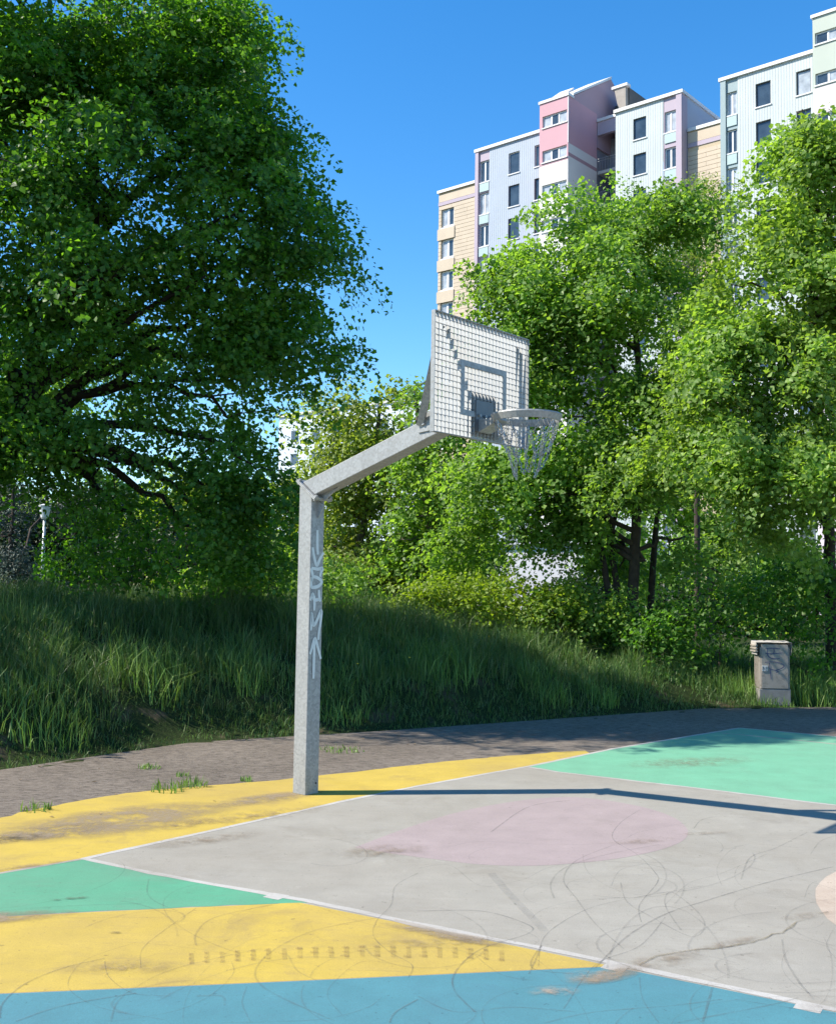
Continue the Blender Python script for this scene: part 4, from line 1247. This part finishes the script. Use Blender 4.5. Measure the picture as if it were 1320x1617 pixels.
# ------------------------------------------------------------------ grass on the bank (nobody could count it)
def blades(px, py, pz, h, w, r_, lean=.5):
    n_ = len(px)
    ang = r_.uniform(0, 2 * PI, n_)
    dx, dy = np.cos(ang), np.sin(ang)
    le = np.abs(r_.normal(0, lean, n_)) * h
    la = r_.uniform(0, 2 * PI, n_)
    lx, ly = np.cos(la) * le, np.sin(la) * le
    B = np.stack([px, py, pz], 1)
    W = np.stack([dx, dy, np.zeros(n_)], 1) * (w / 2)[:, None]
    M_ = B + np.stack([lx * .3, ly * .3, h * .58], 1)
    T_ = B + np.stack([lx, ly, h * (1 - .25 * (le / h) ** 2)], 1)
    V = np.stack([B - W, B + W, M_ + W * .8, M_ - W * .8, T_], 1).reshape(-1, 3)
    i = np.arange(n_)[:, None] * 5
    return V, np.concatenate([i + [[0, 1, 2]], i + [[0, 2, 3]], i + [[3, 2, 4]]], 0)

L_GRASS = mat_leaf('meadow_grass', [(0.048, 0.119, 0.023), (0.070, 0.148, 0.030), (0.104, 0.187, 0.044), (0.156, 0.187, 0.081)], (1.2, 1.2, .6), .30, .7)
n_ = 330000
gr = np.random.default_rng(5)
X = gr.uniform(-9, 12, n_)
Y = gr.uniform(8, 25, n_)
d = bank_d(X, Y)
nz = np.sin(1.9 * X + 2.3 * Y) + np.sin(3.7 * X - 2.9 * Y + 2) + np.sin(.9 * X + 5.1 * Y + .5) * .8
vis = np.abs((X) / np.maximum(Y, 1)) < .47
keep = vis & (d > -.05 - .3 * (gr.uniform(0, 1, n_) < .10)) & (d < 8.5) & ((d > .45) | (gr.uniform(0, 1, n_) < .25 + d * 1.3)) & ((nz > -1.75) | (gr.uniform(0, 1, n_) < .25)) & ((d < 4.5) | (gr.uniform(0, 1, n_) < .5))
X, Y, d, nz = X[keep], Y[keep], d[keep], nz[keep]
cl_ = np.sin(4.3 * X - 3.1 * Y + np.sin(2.2 * Y)) * np.sin(5.7 * Y + 2.6 * X)
h = (.06 + .27 * smooth(d / 1.7)) * (1 + .2 * nz + .35 * cl_) * gr.uniform(.5, 1.35, len(X))
h = np.clip(h, .04, .75)
V, Fc = blades(X, Y, ground_z(X, Y) - .01, h, gr.uniform(.005, .013, len(X)), gr, .75)
link('grass', np_mesh('grass', V, Fc), L_GRASS, kind='stuff')
# taller clumps of broad-bladed grass
L_TUFT = mat_leaf('broad_grass', [(0.104, 0.205, 0.034), (0.154, 0.274, 0.052), (0.223, 0.325, 0.086)], (1.2, 1.2, .6), .30, .7)
def tuft(px, py, d_, n__, rad, hh, label, name='grass_clump', group=None, flatg=False):
    b_ = np.array([*gnd(px, py), 0.0]) if flatg else gpt(px, py, d_)
    a = gr.uniform(0, 2 * PI, n__)
    q_ = rad * np.sqrt(gr.uniform(0, 1, n__))
    X_, Y_ = b_[0] + q_ * np.cos(a), b_[1] + q_ * np.sin(a)
    Z_ = (np.full(n__, .01) if flatg else ground_z(X_, Y_)) - .01
    V_, F_ = blades(X_, Y_, Z_, hh * gr.uniform(.45, 1.2, n__), gr.uniform(.007, .014, n__), gr, .6)
    o = link(name, np_mesh(name, V_ - np.array([b_[0], b_[1], b_[2]]), F_), L_TUFT)
    o.location = tuple(b_)
    return setp(o, label, 'grass', group)
for i, (px, py, dd_, n__, rd, hh, lab) in enumerate(((230, 1040, 13.2, 420, .55, .5, 'tall pale grass clump halfway up the left bank'), (60, 1110, 11.6, 380, .6, .34, 'sunlit grass clump low on the bank at the left edge'), (385, 1060, 13.8, 240, .35, .42, 'grass clump beside the bare patch left of the post'),
      (530, 1140, 14.0, 300, .45, .26, 'low bright grass clump at the bank foot right of the post'), (690, 1070, 15.6, 300, .6, .5, 'arching tall grass clump in the middle of the bank'), (860, 1090, 16.0, 240, .4, .36, 'grass clump on the bank below the shrubs'), (945, 1100, 16.4, 200, .3, .34, 'grass clump low on the bank left of the cabinet'),
      (1290, 1080, 17.8, 520, .6, .5, 'bright tall grass right of the cabinet'), (1165, 1060, 18.0, 360, .5, .45, 'tall grass clump just left of the cabinet'), (1215, 1112, 17.3, 120, .35, .2, 'short grass fringe around the cabinet plinth'))):
    tuft(px, py, dd_, n__, rd, hh, lab)
tuft(265, 1249, 0, 55, .16, .09, 'low weed tuft growing at the yellow edge, left of the post', 'weed', flatg=True)
tuft(308, 1242, 0, 55, .13, .09, 'bushier weed tuft on the yellow edge nearest the post', 'weed', flatg=True)
tuft(58, 1280, 0, 45, .12, .08, 'sparse weed by the outer yellow edge, far left', 'weed', flatg=True)
tuft(236, 1214, 0, 50, .12, .05, 'flat weed patch on the bare path, left of the post', 'weed', flatg=True)
tuft(288, 1226, 0, 30, .06, .05, 'tiny weed alone in the middle of the path', 'weed', flatg=True)
tuft(540, 1186, 0, 70, .25, .06, 'flat weed patch on the path just right of the post', 'weed', flatg=True)
tuft(390, 1234, 0, 40, .06, .05, 'faint line of weed on the yellow edge beside the post', 'weed', flatg=True)
YF = mat_plain('dandelion_yellow', (.75, .55, .03), .6)
fl = MB()
for i in range(26):
    x, y = gr.uniform(-4, 6), gr.uniform(11, 20)
    dd = float(bank_d(np.array([x]), np.array([y]))[0])
    if dd < .4 or dd > 5: continue
    z = float(ground_z(np.array([x]), np.array([y]))[0]) + gr.uniform(.15, .4)
    fl.lathe([(.001, .0), (.016, .006), (.014, .014), (.001, .018)], 6, (x, y, z))
fl.build('dandelions', YF, kind='stuff')

# dry leaves and crumbs blown along the edge of the path
lt_ = MB()
for i in range(420):
    x, y = gr.uniform(-5, 7), gr.uniform(6.5, 18)
    dd = float(bank_d(np.array([x]), np.array([y]))[0])
    if dd > .15 or dd < -3.2 or gr.uniform() > math.exp(dd * .9): continue
    s_ = gr.uniform(.008, .028)
    a = gr.uniform(0, 2 * PI)
    c_, q_ = math.cos(a) * s_, math.sin(a) * s_
    z = .006 + max(0, float(ground_z(np.array([x]), np.array([y]))[0]))
    lt_.add([(x - c_, y - q_, z), (x + q_ * .5, y - c_ * .5, z + s_ * .4), (x + c_, y + q_, z + s_ * .2), (x - q_ * .5, y + c_ * .5, z + s_ * .3)], [(0, 1, 2), (0, 2, 3)])
lt_.build('leaf_litter', mat_plain('dry_leaf', (.20, .14, .075), .9, 0, .5, 5), kind='stuff')

# ------------------------------------------------------------------ utility cabinet
cb = np.array([*gnd(1220, 1112), 0])
cabm = mat_plain('weathered_plastic', (.30, .265, .225), .75, 0, .12, 6, dirt=(.16, .14, .11, .8))
cab = empty('utility_cabinet', (cb[0], cb[1], -.01), math.radians(-3), 'grey weathered utility cabinet with graffitied door at the foot of the bank', 'cabinet')
CW, CD = .245, .16
MB().box(-CW, CW, -CD, CD, 0, .26).build('plinth', mat_plain('plinth_concrete', (.21, .20, .185), .9, 0, .2, 8), cab, bevel=.008)
MB().box(-CW + .01, CW - .01, -CD + .012, CD, .262, .93).build('body', cabm, cab, bevel=.008)
MB().box(-CW + .03, CW - .04, -CD - .004, -CD + .010, .27, .968).build('door', cabm, cab, bevel=.004)
MB().add([(-CW - .035, -CD + .004, .80), (CW + .012, -CD + .004, .80), (CW + .012, CD + .03, .80), (-CW - .035, CD + .03, .80),
          (-CW - .05, -CD - .006, 1.0), (CW + .022, -CD - .006, 1.0), (CW + .022, CD + .04, 1.02), (-CW - .05, CD + .04, 1.02)],
         [(0, 3, 2, 1), (4, 5, 6, 7), (1, 2, 6, 5), (2, 3, 7, 6), (3, 0, 4, 7)]).build('lid', mat_plain('lid_plastic', (.46, .43, .40), .6, 0, .08, 6, dirt=(.3, .27, .22, .5)), cab, bevel=.004)
for i in range(3):
    z = .845 + i * .045
    MB().box(-CW - .062, -CW - .030, -CD - .02, CD + .02, z, z + .022).build('louvre', cabm, cab)
for i in range(4):
    y = -CD + .05 + i * .075
    MB().box(-CW - .003, -CW + .012, y, y + .03, .28, .79).build('rib', cabm, cab)
MB().box(-CW + .035, -CW + .125, -CD - .012, -CD - .005, .545, .635).build('notice_plate', mat_plain('plate_white', (.5, .48, .45), .5), cab)
pk = MB()
for (a, b_, c_, d_) in ((-CW + .045, -CW + .052, .56, .62), (-CW + .06, -CW + .067, .58, .61), (-CW + .067, -CW + .08, .575, .582), (-CW + .09, -CW + .115, .605, .612), (-CW + .09, -CW + .115, .585, .592), (-CW + .09, -CW + .115, .56, .567)):
    pk.box(a, b_, -CD - .0145, -CD - .0122, c_, d_)
pk.build('notice_print', mat_plain('print_black', (.05, .05, .05), .6), cab)
cg = MB()
def cab_pt(zx, zy): return (-CW + .03 + (zx - 570) / 240 * (2 * CW - .07), .955 - (zy - 375) / 500 * .66)
BLUEINK = mat_plain('navy_marker', (.06, .075, .14), .6, 0, .2, 30)
for i, s_ in enumerate(([(605, 412), (680, 408), (738, 412)], [(628, 412), (622, 460), (632, 505), (665, 532), (735, 532)], [(605, 472), (680, 474), (765, 462)], [(680, 412), (684, 440), (680, 470)],
                        [(600, 580), (680, 574), (745, 590), (772, 622), (740, 655), (690, 672), (640, 655)], [(640, 585), (645, 640), (652, 720), (655, 785)], [(690, 672), (720, 690), (700, 700)])):
    stroke(s_, .014, cg, lambda x, z, k_=i: (x, -CD - .0062 - .0004 * k_, z), cab_pt)
cg.build('graffiti', BLUEINK, cab)

# ------------------------------------------------------------------ park lamp and marker post
lb = gpt(66, 930, 21.5)
ltop = at(68.5, 797, 21.5)
lamp = empty('park_lamp', tuple(lb), 0, 'slim park lamp with white conical head beneath the maple', 'street lamp')
Hh = ltop[2] - lb[2]
MB().tube([(0, 0, 0), (0, 0, Hh - .25)], [.036, .028], 10).build('pole', mat_plain('pole_grey', (.55, .56, .57), .5, .3), lamp, smooth=True)
MB().lathe([(.0, -.03), (.06, -.03), (.075, 0), (.115, .21), (.0, .215)], 16, (0, 0, Hh - .25)).build('lamp_shade', mat_plain('opal_plastic', (.82, .82, .82), .35), lamp, smooth=False)
MB().lathe([(.12, .0), (.125, .02), (.0, .06)], 16, (0, 0, Hh - .035)).build('cap', mat_plain('cap_grey', (.62, .63, .64), .5), lamp)
mp_ = gpt(1064, 985, 19)
mk = MB().tube([(0, 0, 0), (0, 0, .52)], .022, 8).build('marker_post', mat_plain('marker_white', (.6, .6, .57), .6))
mk.location = tuple(mp_)
setp(mk, 'thin pale marker post among the shrubs right of the dark stems', 'post')

# repeats of a kind share a group
for nm, gname in (('maple_tree', 'maples along the top of the bank'), ('lime_tree', 'sunlit limes behind the bank'), ('broadleaf_tree', 'trees in the middle distance'), ('shrub', 'shrubs along the bank crest'), ('bush', 'bushes far behind the bank'),
                  ('weed', 'weeds on the path and court edge'), ('grass_clump', 'tall grass clumps on the bank'), ('apartment_building', 'apartment blocks behind the trees')):
    for o in sc.objects:
        if o.parent is None and o.name.split('.')[0] == nm: o['group'] = gname
